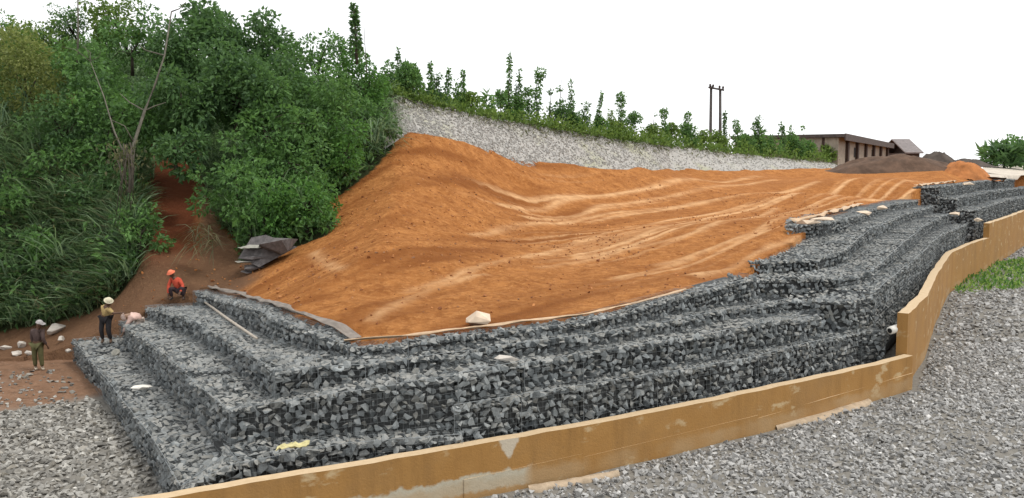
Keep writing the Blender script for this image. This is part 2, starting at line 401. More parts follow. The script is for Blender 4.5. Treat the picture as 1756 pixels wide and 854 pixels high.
def tps(x, y):
    s = np.shape(x); q = np.c_[np.ravel(x), np.ravel(y)] / 20.; z = np.empty(len(q))
    for i in range(0, len(q), 20000):
        b = q[i:i + 20000]
        z[i:i + 20000] = _U(((b[:, None] - XY[None]) ** 2).sum(-1)) @ SOL[:n_] + SOL[n_] + b @ SOL[n_ + 1:]
    z = z.reshape(s)
    w = np.maximum(sstep(105, 170, np.asarray(y)), sstep(70, 110, np.abs(x)))
    return np.clip(z * (1 - w) + (6.35 + 1.6 * sstep(0, -60, np.asarray(x))) * w, -.4, 13.5)
FOOT = [pY(*a)[:2] for a in [(-400, 560, 30.5), (-100, 570, 31), (0, 558, 31.2), (120, 540, 31), (200, 518, 30.7), (262, 470, 31.4), (268, 330, 32.4), (330, 300, 33.0), (380, 420, 31.5), (400, 405, 31.7), (480, 405, 31.8),
                                 (560, 384, 32.2), (575, 350, 33.6), (566, 315, 36.3), (640, 270, 39.5), (676, 236, 42.5), (678, 175, 48)]]
HILLP = [tuple(p) for p in FOOT] + [(-8, 56), (-30, 62), (-120, 62), (-120, 30)]
def hit(px, py, lo=16., hi=130.):
    d = ray(px, py); t = np.arange(lo, hi, .12) / d[1]
    x, y, z = d[0] * t, d[1] * t, CAMH + d[2] * t
    g = tps(x, y); k = np.argmax(z < g)
    return np.array([x[k], y[k], g[k]]) if (z < g).any() else pY(px, py, 60)

RUTS = [[(810, 402), (1000, 374), (1200, 347), (1400, 312), (1560, 296)], [(700, 500), (760, 480), (900, 442), (1010, 408), (1150, 377), (1330, 337), (1500, 306)],
        [(640, 548), (740, 492), (830, 470)], [(930, 458), (1080, 427), (1200, 397), (1330, 357), (1500, 318), (1600, 303)],
        [(1060, 476), (1200, 434), (1300, 398), (1400, 352), (1500, 333), (1610, 318)], [(1190, 470), (1290, 440), (1370, 392), (1470, 360)],
        [(860, 352), (960, 346), (1120, 321), (1300, 302)], [(900, 372), (1040, 352), (1180, 330), (1330, 308)], [(985, 440), (1100, 405), (1230, 370), (1350, 335), (1500, 312)],
        [(540, 420), (570, 440), (585, 460)], [(1010, 380), (1130, 360), (1260, 336)], [(1130, 455), (1250, 415), (1350, 372), (1450, 345), (1560, 325)]]
RUTW = [[hit(*q) for q in r if q[0] <= 1410] for r in RUTS]

def axis(a, b, st, lo, hi):
    g = list(np.arange(a, b, st)); s = st; x = b
    while x < hi: g.append(x); s *= 1.16; x += s
    s = st; x = a - st; p = []
    while x > lo: p.append(x); s *= 1.16; x -= s
    return np.array(p[::-1] + g)
def gridmesh(X, Y, Z, keep=None):
    ny, nx = X.shape; V = np.c_[X.ravel(), Y.ravel(), Z.ravel()]
    i = np.arange(ny * nx).reshape(ny, nx)
    F = np.c_[i[:-1, :-1].ravel(), i[:-1, 1:].ravel(), i[1:, 1:].ravel(), i[1:, :-1].ravel()]
    return V, F
xs = np.r_[axis(-22, 30, .16, -900, 30), axis(30.2, 56, .26, 30.2, 1200)]; ys = np.r_[axis(17, 62, .16, 10, 62), axis(62.2, 104, .3, 62.2, 2600)]
xs = np.unique(np.round(xs, 4)); ys = np.unique(np.round(ys, 4))
GX, GY = np.meshgrid(xs, ys)
GZ = tps(GX, GY)
rough_k = .045 * fbm(GX * 2.3, GY * 2.3, 25, 2) + .03 * fbm(GX * 1.1, GY * 1.1, 27, 2)
near = (GY < 130) & (np.abs(GX) < 90)
wav = GX + 0.5 * vnoise(GX * .6, GY * .6, 5)
dry = np.zeros_like(GX); lift = np.zeros_like(GX)
wx = GX + .10 * fbm(GX * .5, GY * .5, 41); wy = GY + .10 * fbm(GX * .5, GY * .5, 47)
for k, r in enumerate(RUTW):
    d = pdist(wx, wy, r); wd = (.09 + .004 * GY) * (1 + .5 * vnoise(GX * .5, GY * .5, 60 + k))
    g = np.exp(-(d / wd) ** 2); g2 = np.exp(-((d - 2.1 * wd) / wd) ** 2)
    dry = np.maximum(dry, g * (.75 + .5 * vnoise(GX * .9, GY * .9, 80 + k))); lift += .012 * g - .03 * g2
brk = np.clip(vnoise(GX * .35, GY * .35, 3) + .5, 0, 1)
hill = inpoly(GX, GY, HILLP)
cutd = pdist(GX, GY, FOOT[4:10])
_t0, _t1 = hit(830, 400), hit(1400, 318); _a = math.atan2(_t1[1] - _t0[1], _t1[0] - _t0[0])
su = GX * math.cos(_a) + GY * math.sin(_a); sv_ = -GX * math.sin(_a) + GY * math.cos(_a)
sv_ = sv_ + .10 * fbm(su * .08, sv_ * .2, 43)
stk = .6 * fbm(su * .035, sv_ * 1.5, 44, 3) + .55 * fbm(su * .03 + 4, sv_ * 3.2, 45, 3); flatz = sstep(-1, 5, GX + .25 * (GY - 30)) * sstep(6.6, 5.4, GZ) * sstep(78, 50, GY)
dry = np.clip(dry * (.35 + brk) + np.clip(stk - .13, 0, 1) * 3.2 * flatz, 0, 1)
lift = lift + .022 * stk * flatz * near
damp = np.clip(fbm(su * .16 + 9, sv_ * 1.1, 48, 5) * 2.2 + .05, 0, 1) * (.25 + .6 * sstep(9, 0, GX)) * near
slope_k = .16 + .9 * sstep(4.6, 6.0, GZ) * sstep(10, 2, GX) + .3 * sstep(3, -4, GX)
GZ = GZ + np.where(near, slope_k * (.06 * fbm(GX * .35, GY * .35, 1) + .09 * fbm(GX * 1.6, GY * 1.6, 2, 3)) + lift + rough_k * (.5 + 1.1 * sstep(9, -1, GX)), 0)
# the tipped lump of loose soil by the left crest
lp = hit(500, 470)
GZ += .35 * np.exp(-((GX - lp[0]) ** 2 / 1.2 + (GY - lp[1]) ** 2 / 1.6))
# pale stone-pitched bank under the skyline plants
bot = [pY(*a) for a in [(655, 214, 43.2), (690, 222, 44.5), (760, 234, 46), (850, 258, 50), (930, 276, 54), (1000, 288, 58), (1080, 291, 64), (1150, 293, 71), (1300, 291, 86), (1440, 288, 108)]]
top = [pY(*a) for a in [(640, 156, 46.8), (680, 164, 47.5), (750, 182, 49.5), (850, 204, 54.5), (935, 217, 59.5), (1000, 229, 64), (1070, 240, 69.5), (1150, 251, 77), (1290, 266, 93), (1430, 279, 113)]]
nb, mb = 320, 26
u = np.linspace(0, 1, nb); bi = np.linspace(0, len(bot) - 1, nb); ii = np.arange(len(bot))
Bt = np.c_[[np.interp(bi, ii, np.array(bot)[:, k]) for k in range(3)]].T; Tp = np.c_[[np.interp(bi, ii, np.array(top)[:, k]) for k in range(3)]].T
tt = np.linspace(-.28, 1.0, mb)
G = Bt[None] * (1 - tt)[:, None, None] + Tp[None] * tt[:, None, None]
G[..., 2] += .22 * fbm(G[..., 0] * .5, G[..., 1] * .5, 71) * np.clip(1.1 - tt, 0, 1)[:, None] + .12 * fbm(G[..., 0] * 2, G[..., 1] * 2, 73, 2)
G[0, :, 2] -= 1.0
cap = G[-1:] + A([.3, 2.5, -.1]); cap2 = cap + A([2, 8, -1.5])
G = np.concatenate([G, cap, cap2], 0)
# the terrain passes under the bank and stays below the sight line to its lower edge
_sel = (GY > 38) & (GY < 135) & (GX > -16) & (GX < 64); _q = np.stack([GX[_sel], GY[_sel]], -1)
_z = GZ[_sel]; _g = G[:, ::2].reshape(-1, 3); _tv = np.repeat(np.r_[tt, 2, 3], G[:, ::2].shape[1])
for i0 in range(0, len(_q), 3000):
    qq = _q[i0:i0 + 3000]; d2 = ((qq[:, None] - _g[None, :, :2]) ** 2).sum(-1); kk = d2.argmin(1); dd = np.sqrt(d2[np.arange(len(qq)), kk])
    tv = _tv[kk]; zz = _z[i0:i0 + 3000]; g_ = _g[kk]
    under = (tv > .03) & ((dd < 1.2) | (tv > .99))
    kb = ((qq[:, None] - Bt[None, :, :2]) ** 2).sum(-1).argmin(1); bv = Bt[kb]; db = np.hypot(*(qq - bv[:, :2]).T)
    los = CAMH + (bv[:, 2] - CAMH) * qq[:, 1] / bv[:, 1] - .08 + .03 * np.maximum(db - 5, 0) + .5 * np.clip(fbm(qq[:, 0] * .45, qq[:, 1] * .45, 131, 3) - .12, 0, 1)
    zz = np.where(under, np.minimum(zz, g_[:, 2] - .5), np.where(db < 14, np.minimum(zz, los), zz))
    _z[i0:i0 + 3000] = zz
GZ[_sel] = _z
HZ = [p[2] + .02 for p in L4] + [p[2] + .02 for p in TT[:-1]] + [3.05, 3.45, 3.75, 4.1, 4.42, 4.45, 4.6, 5.25, 5.35, 5.4]
HP = HOLD[5:5 + len(HZ)]
lim = np.full(GX.shape, 99.)
for (a, za), (b, zb_) in zip(zip(HP[:-1], HZ[:-1]), zip(HP[1:], HZ[1:])):
    dx, dy = b[0] - a[0], b[1] - a[1]; t = np.clip(((GX - a[0]) * dx + (GY - a[1]) * dy) / (dx * dx + dy * dy), 0, 1)
    lim = np.minimum(lim, za + (zb_ - za) * t + .4 * np.maximum(0, np.hypot(GX - a[0] - t * dx, GY - a[1] - t * dy) - .5))
GZ = np.minimum(GZ, lim)
front = inpoly(GX, GY, HOLD)
GZ = np.where(front, -1.2, GZ)
PXg, PYg = proj(np.stack([GX, GY, GZ], -1))
soilL = sstep(-8.2, -9.6, GX + .5 * vnoise(GX, GY, 9)) * sstep(34, 32, GY)
nearcut = np.exp(-(np.maximum(cutd - .5, 0) / .8) ** 2) * ((PXg < 410) & (GY < 36))
red = np.clip(np.maximum(nearcut, 0), 0, 1) * sstep(350, 325, PXg + 14 * vnoise(GX * 2, GZ * 2, 12)) * sstep(250, 272, PXg + 14 * vnoise(GX * 2, GZ * 2, 14))
cutm = sstep(-.2, .25, fbm(GX * 1.5, GZ * 1.5, 15)) * .5 + .5
cutp = (inpoly(PXg + 10 * vnoise(GX * 2, GZ * 2, 16), PYg + 8 * vnoise(GX * 2, GZ * 2, 18), [(258, 250), (345, 240), (352, 330), (388, 400), (415, 430), (412, 500), (250, 505)]) & (GY < 45) & (GY > 28)).astype(float)
red = np.maximum(red, cutp * sstep(348, 330, PXg)) * sstep(475, 400, PYg + 30 * fbm(GX * 1.2, GY * 1.2, 19, 2)); nearcut = np.maximum(nearcut, cutp)
soilC = np.clip(nearcut * sstep(420, 400, PXg) * sstep(325, 350, PXg), 0, 1)
veg = np.where(hill, np.clip(1 - red - soilC, 0, 1), 0)
soilL = np.maximum(soilL, soilC)
veg = np.maximum(veg, np.where((GZ > 7.6) & (GY > 62), 1, 0))
Vt, Ft = gridmesh(GX, GY, GZ)
fh = hill.ravel()[Ft].any(1); fin = ~front.ravel()[Ft].all(1)
def terr(name, sel, kind):
    f = Ft[sel]; u, inv = np.unique(f, return_inverse=True)
    me = npmesh(name, Vt[u], inv.reshape(-1, 4), 4)
    for nm, v in (('damp', damp), ('dry', dry), ('brown', soilL), ('red', red), ('veg', veg)): fattr(me, nm, v.ravel()[u])
    o = link(name, me, M['earth'], None, True); tag(o, kind=kind); return o
terr('earth_fill', fin & ~fh, 'structure')
terr('hillside', fin & fh, 'structure')

V, F = gridmesh(G[..., 0], G[..., 1], G[..., 2]); me = npmesh('gravel_bank', V, F, 4)
tag(link('gravel_bank', me, M['bank'], None, True), kind='structure')


gx = axis(-26, 36, .5, -4000, 4000); gy = axis(8, 62, .5, -300, 5000)
X2, Y2 = np.meshgrid(gx, gy)
Z2 = np.where((np.abs(X2) < 60) & (Y2 < 90), .05 * fbm(X2 * .4, Y2 * .4, 21), 0)
soil = np.clip(sstep(24.3, 25.6, Y2 + .9 * fbm(X2 * .7, Y2 * .7, 31)) * sstep(-7, -9, X2), 0, 1)
sp = pz(85, 665, 0); e = np.hypot((X2 - sp[0]) / 2.6, (Y2 - sp[1]) / 2.6) + .5 * fbm(X2 * .6, Y2 * .6, 33)
soil = np.maximum(soil, sstep(1.1, .6, e))
V, F = gridmesh(X2, Y2, Z2); me = npmesh('ground', V, F, 4); fattr(me, 'soil', soil.ravel())
tag(link('ground', me, M['ground'], None, True), kind='structure')

def gz(x, y):
    i = np.clip(np.searchsorted(xs, x) - 1, 0, len(xs) - 2); j = np.clip(np.searchsorted(ys, y) - 1, 0, len(ys) - 2)
    fx = (x - xs[i]) / (xs[i + 1] - xs[i]); fy = (y - ys[j]) / (ys[j + 1] - ys[j])
    return (GZ[j, i] * (1 - fx) + GZ[j, i + 1] * fx) * (1 - fy) + (GZ[j + 1, i] * (1 - fx) + GZ[j + 1, i + 1] * fx) * fy
# pale dirt road behind the far gabions
rx = np.linspace(0, 1, 40); ry = np.linspace(0, 1, 30)
RX, RY = np.meshgrid(rx, ry)
e0 = pY(1688, 300, 86)[:2][None, None] * (1 - RX[..., None]) + pY(1745, 300, 101)[:2][None, None] * RX[..., None]
e1 = pY(1684, 290, 128)[:2][None, None] * (1 - RX[..., None]) + pY(1860, 290, 150)[:2][None, None] * RX[..., None]
q = e0 * (1 - RY[..., None]) + e1 * RY[..., None]
zr = 5.75 + 1.45 * sstep(0, 1, RY) * (.9 + .1 * RX) + .06 * fbm(q[..., 0] * .5, q[..., 1] * .5, 77) - .5 * (RY < .01)
V, F = gridmesh(q[..., 0], q[..., 1], zr); me = npmesh('road', V, F, 4)
tag(link('road', me, M['road'], None, True), kind='structure')

# ------------------------------------------------------------------ stones
def stone_shape(n, seed, flat=1.):
    r = random.Random(seed); bm = bmesh.new()
    for k in range(n):
        v = Vector((r.gauss(0, 1), r.gauss(0, 1), r.gauss(0, 1))).normalized() * r.uniform(.42, .56)
        v.z *= flat; bm.verts.new(v)
    h = bmesh.ops.convex_hull(bm, input=bm.verts[:])
    bmesh.ops.delete(bm, geom=[g for g in h['geom_interior'] if isinstance(g, bmesh.types.BMVert)], context='VERTS')
    bmesh.ops.triangulate(bm, faces=bm.faces[:]); bmesh.ops.recalc_face_normals(bm, faces=bm.faces[:])
    bm.verts.ensure_lookup_table(); bm.verts.index_update()
    V = np.array([v.co[:] for v in bm.verts]); F = np.array([[v.index for v in f.verts] for f in bm.faces]); bm.free()
    return V, F
SHAPES = [stone_shape(8 + k % 3, 100 + k) for k in range(16)]
STONE_ME = []
for k, (V, F) in enumerate(SHAPES):
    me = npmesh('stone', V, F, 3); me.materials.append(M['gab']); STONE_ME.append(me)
def rots(n, tilt=None):                  # random rotation matrices; tilt limits the lean (0 = spin about z only)
    a = rng.uniform(0, 2 * np.pi, n)
    Rz = np.zeros((n, 3, 3)); Rz[:, 0, 0] = np.cos(a); Rz[:, 0, 1] = -np.sin(a); Rz[:, 1, 0] = np.sin(a); Rz[:, 1, 1] = np.cos(a); Rz[:, 2, 2] = 1
    b = rng.uniform(-np.pi, np.pi, n) if tilt is None else rng.normal(0, tilt, n)
    Rx = np.zeros((n, 3, 3)); Rx[:, 1, 1] = np.cos(b); Rx[:, 1, 2] = -np.sin(b); Rx[:, 2, 1] = np.sin(b); Rx[:, 2, 2] = np.cos(b); Rx[:, 0, 0] = 1
    a = rng.uniform(0, 2 * np.pi, n)
    R2 = np.zeros((n, 3, 3)); R2[:, 0, 0] = np.cos(a); R2[:, 0, 1] = -np.sin(a); R2[:, 1, 0] = np.sin(a); R2[:, 1, 1] = np.cos(a); R2[:, 2, 2] = 1
    return R2 @ Rx @ Rz
def joined(name, mats, pos, mat, parent=None):   # mats (n,3,3) include the scale
    vid = rng.integers(0, len(SHAPES), len(pos)); Vs = []; Fs = []; base = 0
    for k, (V, F) in enumerate(SHAPES):
        s = np.where(vid == k)[0]
        if not len(s): continue
        v = np.einsum('nij,vj->nvi', mats[s], V) + pos[s][:, None]
        f = F[None] + (np.arange(len(s)) * len(V))[:, None, None] + base
        Vs.append(v.reshape(-1, 3)); Fs.append(f.reshape(-1, 3)); base += len(s) * len(V)
    return link(name, npmesh(name, np.concatenate(Vs), np.concatenate(Fs), 3), mat, parent)

# ------------------------------------------------------------------ gabion tiers
def left(d): return A([-d[1], d[0]])
def mitres(path):
    P = np.array(path)[:, :2]; n = len(P); out = []
    for i in range(n):
        d1 = P[i] - P[max(i - 1, 0)] if i else P[1] - P[0]; d2 = P[min(i + 1, n - 1)] - P[i] if i < n - 1 else P[-1] - P[-2]
        d1 = d1 / np.linalg.norm(d1); d2 = d2 / np.linalg.norm(d2); a, b = left(d1), left(d2)
        m = a + b; m /= np.linalg.norm(m); out.append(m / max(.5, m @ a))
    return out
def gabion(label, path, mit, depth, tread, zb, start_end=False, end_end=False, zbe=None, size=.18, npart=300, group=None, blen=2.0, hmax=1.1):
    path = [np.asarray(p, float) for p in path]
    root = empty('gabion_tier', path[len(path) // 2], label, 'gabion', group)
    segs = []                            # baskets: A, B outer top corners, mitre vectors
    for (a, ma), (b, mb_) in zip(zip(path, mit), zip(path[1:], mit[1:])):
        L = np.linalg.norm(b[:2] - a[:2]); k = max(1, round(L / blen))
        for j in range(k):
            f0, f1 = j / k, (j + 1) / k
            segs.append((a + (b - a) * f0, a + (b - a) * f1, ma + (mb_ - ma) * f0, ma + (mb_ - ma) * f1))
    POS = []; MAT = []; BK = []; PXS = []
    for si, (a, b, ma, mb_) in enumerate(segs):
        a = a.copy(); b = b.copy()
        dz = rng.normal(0, .025); a[2] += dz; b[2] += dz
        t = b - a; L = np.linalg.norm(t); t2 = t[:2] / np.linalg.norm(t[:2]); nrm = A([t2[1], -t2[0], 0])   # outward
        m = MB(); ins = .13
        def c(p, mm, o, z): return (p[0] + mm[0] * o, p[1] + mm[1] * o, z)
        g = .03
        sn = lambda mm: max(.3, abs(t2[0] * mm[1] - t2[1] * mm[0]) / np.linalg.norm(mm))
        gs = .16 / sn(ma) if (start_end and si == 0) else g; ge = .16 / sn(mb_) if (end_end and si == len(segs) - 1) else g
        A0 = a + (b - a) * (gs / L); B0 = b - (b - a) * (ge / L)
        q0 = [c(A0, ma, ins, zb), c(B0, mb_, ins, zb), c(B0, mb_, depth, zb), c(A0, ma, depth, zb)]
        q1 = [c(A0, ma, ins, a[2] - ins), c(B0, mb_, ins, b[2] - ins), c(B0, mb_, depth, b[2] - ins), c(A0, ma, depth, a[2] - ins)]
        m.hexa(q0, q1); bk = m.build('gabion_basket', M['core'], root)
        # wire lattice on the face and the top
        w = MB(); r = .0018; st = .12
        def wl(p, q, rr=r): w.tube([p, q], rr, 3, False)
        h0 = max(zb, a[2] - hmax)
        nn = max(2, int(L / st))
        wob = lambda: rng.normal(0, .012)
        for k in range(nn + 1):
            p = a + (b - a) * k / nn; mm = ma + (mb_ - ma) * k / nn; o = wob(); rr = .006 if k in (0, nn) else r
            wl(p + nrm * .022 + A([0, 0, .02]), A([p[0] + nrm[0] * .03, p[1] + nrm[1] * .03, h0]), rr)
            wl(p + A([0, 0, .024 + o * .3]), A([p[0] + mm[0] * tread, p[1] + mm[1] * tread, p[2] + .024]), rr)
        for k in range(int((a[2] - h0) / st) + 1):
            dzz = A([0, 0, .02 - k * st]); wl(a + nrm * .026 + dzz, b + nrm * .026 + dzz, .007 if k == 0 else r)
        for k in range(1, int(tread / st) + 1):
            wl(A([a[0] + ma[0] * k * st, a[1] + ma[1] * k * st, a[2] + .026]), A([b[0] + mb_[0] * k * st, b[1] + mb_[1] * k * st, b[2] + .026]))
        w.build('wire_mesh', M['wire'], bk)
        def put(org, U, Vv, N, sz, V2=None):      # a patch of packed stones; U, Vv full edge vectors, N outward
            lu, lv = np.linalg.norm(U), np.linalg.norm(Vv)
            top_ = N[2] > .5; cs = sz * (.80 if top_ else .86); nu, nv = max(1, round(lu / cs)), max(1, round(lv / cs))
            for iv in range(nv):
                for iu in range(nu):
                    uu = (iu + .5 + (.25 if iv % 2 else -.25) + rng.uniform(-.3, .3)) / nu; vv = (iv + .5 + rng.uniform(-.3, .3)) / nv
                    if not 0 < uu < 1: uu = rng.uniform(.05, .95)
                    s = sz * rng.uniform(.95, 1.65)
                    POS.append(org + U * uu + (Vv if V2 is None else Vv * (1 - uu) + V2 * uu) * vv - N * ((.075 if top_ else .06) + abs(rng.normal(0, .022))))
                    Rm = rots(1)[0]; sc = np.diag([s * rng.uniform(.75, 1.15), s * rng.uniform(.65, 1.0), s * rng.uniform(.6, .9)])
                    Mx = Rm @ sc
                    Mx = Mx - np.outer(N, N @ Mx) * (.42 if top_ else .30)            # pressed flat against the wire
                    MAT.append(Mx); BK.append(bk); PXS.append(s * FPX / max(6, POS[-1][1]))
        if zbe is not None and np.linalg.norm(a - path[0]) < 4.5: tread_ = depth
        else: tread_ = tread
        down = A([0, 0, h0 - a[2]])
        put(a, b - a, down, nrm, size)
        put(a, b - a, A([*(ma * (tread_ + .1)), 0]), A([0, 0, 1.]), size, A([*(mb_ * (tread_ + .1)), 0]))
        if start_end and si == 0:
            mv = A([*(ma * depth), 0]); N = np.cross(mv, [0, 0, 1.]); N /= np.linalg.norm(N)
            if N[:2] @ t2 > 0: N = -N
            put(a, mv, A([0, 0, (zbe if zbe is not None else h0) - a[2]]), N, size)
            if zbe is None and depth > tread: put(a, mv * .98, A([*(t2 * .9), 0]), A([0, 0, 1.]), size)
        if end_end and si == len(segs) - 1:
            mv = A([*(mb_ * depth), 0]); N = np.cross(mv, [0, 0, 1.]); N /= np.linalg.norm(N)
            if N[:2] @ t2 < 0: N = -N
            put(b, mv, A([0, 0, h0 - b[2]]), N, size)
    POS = np.array(POS); MAT = np.array(MAT); PXS = np.array(PXS)
    POS = POS + np.stack([.10 * fbm(POS[:, 0] * .9 + POS[:, 2], POS[:, 1] * .9, 201, 2), .10 * fbm(POS[:, 0] * .9 + POS[:, 2], POS[:, 1] * .9, 211, 2), .10 * fbm(POS[:, 0] * .8, POS[:, 1] * .8, 221, 2)], -1)
    order = np.argsort(-PXS); single = order[:npart]; rest = order[npart:]
    if npart:
        vis = [i for i in single]
        for i in vis:
            o = bpy.data.objects.new('stone', STONE_ME[int(rng.integers(len(STONE_ME)))]); COL.objects.link(o)
            o.parent = BK[i]
            X = Matrix(MAT[i].tolist()).to_4x4(); X.translation = Vector(POS[i].tolist())
            o.matrix_basis = X
    if len(rest):
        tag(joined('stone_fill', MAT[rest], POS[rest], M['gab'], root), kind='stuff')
    return root
def run(pathL, corner, pathF):
    full = list(pathL) + ([corner] if corner is not None else []) + list(pathF)
    m = mitres(full); k = len(pathL) + (1 if corner is not None else 0)
    return full, m, k
# tier 1
full, m, k = run(L1, None, F1); k = len(L1)
gabion('lowest gabion step on the left flank, beside the brown mud and loose gravel', full[:k], m[:k], 2.0, 1.75, -.25, start_end=True)
gabion('short low gabion row of brownish stones between the near corner and the yellow wall', full[k - 1:], m[k - 1:], 1.9, 1.2, -.25, end_end=False)
gabion('long lowest gabion row directly behind the top of the yellow wall', LW, mitres(LW), 2.2, .95, -.2, start_end=True, end_end=True)
full, m, k = run(L2, None, MM); k = len(L2)
gabion('second gabion step up on the left flank, with a tool-handling worker at its far end', full[:k], m[:k], 1.8, 1.35, .35, start_end=True)
gabion('second gabion row up on the front, facing the yellow wall', full[k - 1:], m[k - 1:], 1.7, .95, .9, end_end=True)
full, m, k = run(L3, None, UU); k = len(L3)
gabion('third gabion step up on the left flank, with a long timber lying on it', full[:k], m[:k], 1.9, 1.4, .9, start_end=True)
gabion('third gabion row up on the front, under the crest row', full[k - 1:], m[k - 1:], 1.6, .95, 1.5, end_end=True)
full, m, k = run(L4, None, TT); k = len(L4)
gabion('topmost gabion step on the left flank, edged by grey cloth and orange soil', full[:k], m[:k], 1.0, .8, 1.6, start_end=True)
gabion('crest gabion row on the front along the edge of the orange fill', full[k - 1:], m[k - 1:], 1.1, .7, 2.0, end_end=True, size=.16)
def brow(label, P, sv, depth, tread, zb, zbe, size=.18, npart=150):
    mm = mitres(P); mm[0] = A(sv) / depth
    return gabion(label, P, mm, depth, tread, zb, start_end=True, zbe=zbe, size=size, npart=npart, blen=2.2, hmax=2.2)
brow('outermost gabion row of the far section, following the tall bend of the yellow wall', B1, (-1.9, .15), 2.3, 1.1, .2, 1.5)
brow('second gabion row of the far section, between the outermost row and the wide shelf', B2, (-3.5, -.6), 3.2, 1.3, 1.6, 2.4)
brow('third gabion row of the far section, stepping up under the pale slabs', B3, (-2.5, -.9), 2.3, 2.0, 2.6, 2.9)
brow('crest gabion row of the far section, level with the rutted orange fill', B4, (-1.4, -.6), 2.2, 1.2, 3.4, 3.6)
brow('lowest gabion row of the farthest section, behind the raised end of the yellow wall', C1, (-1.3, .8), 1.5, .9, .3, 1.5, .21, 60)
brow('middle gabion row of the farthest section, left end standing proud', C2, (-1.3, .8), 1.5, .9, 2.0, 2.6, .21, 60)
brow('highest gabion row of the farthest section, below the pale dirt road', C3, (-1.3, .8), 1.5, .9, 3.0, 3.6, .21, 60)

# ------------------------------------------------------------------ yellow concrete wall
def wall_seg(mb, P, ztops, zb, th):
    m = mitres(P)
    P = [np.asarray(p, float) for p in P]
    # subdivide for a slightly hand-cast line
    for i in range(len(P) - 1):
        L = np.linalg.norm(P[i + 1] - P[i]); k = max(1, int(L / .4))
        for j in range(k):
            f0, f1 = j / k, (j + 1) / k; e = []
            for f in (f0, f1):
                p = P[i] + (P[i + 1] - P[i]) * f; mm = m[i] + (m[i + 1] - m[i]) * f; z = ztops[i] + (ztops[i + 1] - ztops[i]) * f
                wz = .05 * float(fbm(p[0] * 1.3, p[1] * 1.3, 91, 3)); wo = .05 * float(vnoise(p[0] * .7, p[1] * .7, 92))
                e.append((p[:2] - mm * wo, mm, z + wz))
            (p0, m0, z0), (p1, m1, z1) = e
            b = [(*p0, zb), (*p1, zb), (*(p1 + m1 * th), zb), (*(p0 + m0 * th), zb)]
            t = [(*p0, z0), (*p1, z1), (*(p1 + m1 * th), z1), (*(p0 + m0 * th), z0)]
            n = len(mb.v); mb.v += [tuple(map(float, v)) for v in b + t]
            fs = [(0, 1, 5, 4), (2, 3, 7, 6), (4, 5, 6, 7)]
            if i == 0 and j == 0: fs.append((3, 0, 4, 7))
            if i == len(P) - 2 and j == k - 1: fs.append((1, 2, 6, 5))
            mb.f += [tuple(q + n for q in f) for f in fs]
wr = empty('retaining_wall', (1.5, 17.4, 0), 'long low ochre concrete wall along the foot of the gabions, stepping up at its bend', 'retaining wall')
W1 = [A([-11.6, 10.9]), pz(292, 852, 1.12)[:2], pz(600, 800, 1.1)[:2], pz(795, 765, 1.1)[:2], pz(1000, 730, 1.1)[:2], pz(1300, 672, 1.08)[:2], pz(1566, 611, 1.0)[:2]]
w = MB(); wall_seg(w, W1, [1.15, 1.12, 1.1, 1.1, 1.1, 1.08, 1.0], -.5, .26); w.build('low_section', M['concrete'], wr)
W2 = [A([11.75, 24.75]), A([14.2, 28.6]), A([17.4, 34.4]), A([20.6, 40.0]), A([23.2, 44.4]), A([24.9, 46.6]), A([27.4, 50.2]), A([30.8, 54.4])]
w = MB(); wall_seg(w, W2, [2.22, 2.2, 2.14, 2.1, 2.1, 2.12, 2.1, 2.08], -.5, .30); w.build('raised_section', M['concrete'], wr)
W3 = [A([30.8, 54.45]), A([34.5, 59.4]), A([43.2, 71.2]), A([60.5, 92.5])]
w = MB(); wall_seg(w, W3, [3.02, 3.0, 3.0, 3.0], -.5, .34); w.build('highest_section', M['concrete'], wr)
# cast joint: a thin proud ledge along the low section, and the kicker at its foot
w = MB(); J = [A(p) for p in W1]
for i in range(3, 6):
    a, b = J[i], J[i + 1]; t = (b - a) / np.linalg.norm(b - a); o = A([t[1], -t[0]])
    w.hexa([(*(a + o * .014), -.4), (*(b + o * .014), -.4), (*(b - o * .1), -.4), (*(a - o * .1), -.4)],
           [(*(a + o * .014), .42), (*(b + o * .014), .50), (*(b - o * .1), .50), (*(a - o * .1), .42)])
w.build('footing_course', M['concrete'], wr)
# mortar spilled along the foot
def spill(name, p0, p1, wd, seed, label, mat):
    n = 26; V = []; F = []
    p0 = A(p0); p1 = A(p1); t = (p1 - p0) / np.linalg.norm(p1 - p0); o = A([t[1], -t[0]])
    for i in range(n):
        f = i / (n - 1); c = p0 + (p1 - p0) * f; ww = wd * (.5 + math.sin(math.pi * f) * .6 + .9 * float(vnoise(f * 9, seed, 5)))
        ww = max(.05, ww)
        for k, (q, z) in enumerate(((-.12, .10), (.1, .12), (.6, .09), (.95, .05), (1.05, -.05))):
            V.append((*(c + o * ww * q), z + .03 * float(vnoise(f * 14 + k, seed, 8))))
    for i in range(n - 1):
        for k in range(4): F.append((i * 5 + k, (i + 1) * 5 + k, (i + 1) * 5 + k + 1, i * 5 + k + 1))
    me = npmesh(name, np.array(V), np.array(F), 4); return tag(link(name, me, mat, None, True), label, 'mortar')
spill('mortar_spill', pz(1330, 734, .05)[:2], pz(1488, 688, .05)[:2], .2, 3, 'cream mortar spilled along the wall foot near the bend', M['mortar'])
spill('mortar_spill', pz(905, 838, .05)[:2], pz(1060, 812, .05)[:2], .17, 6, 'pale mortar lip on the gravel at the middle of the low wall', M['mortar'])

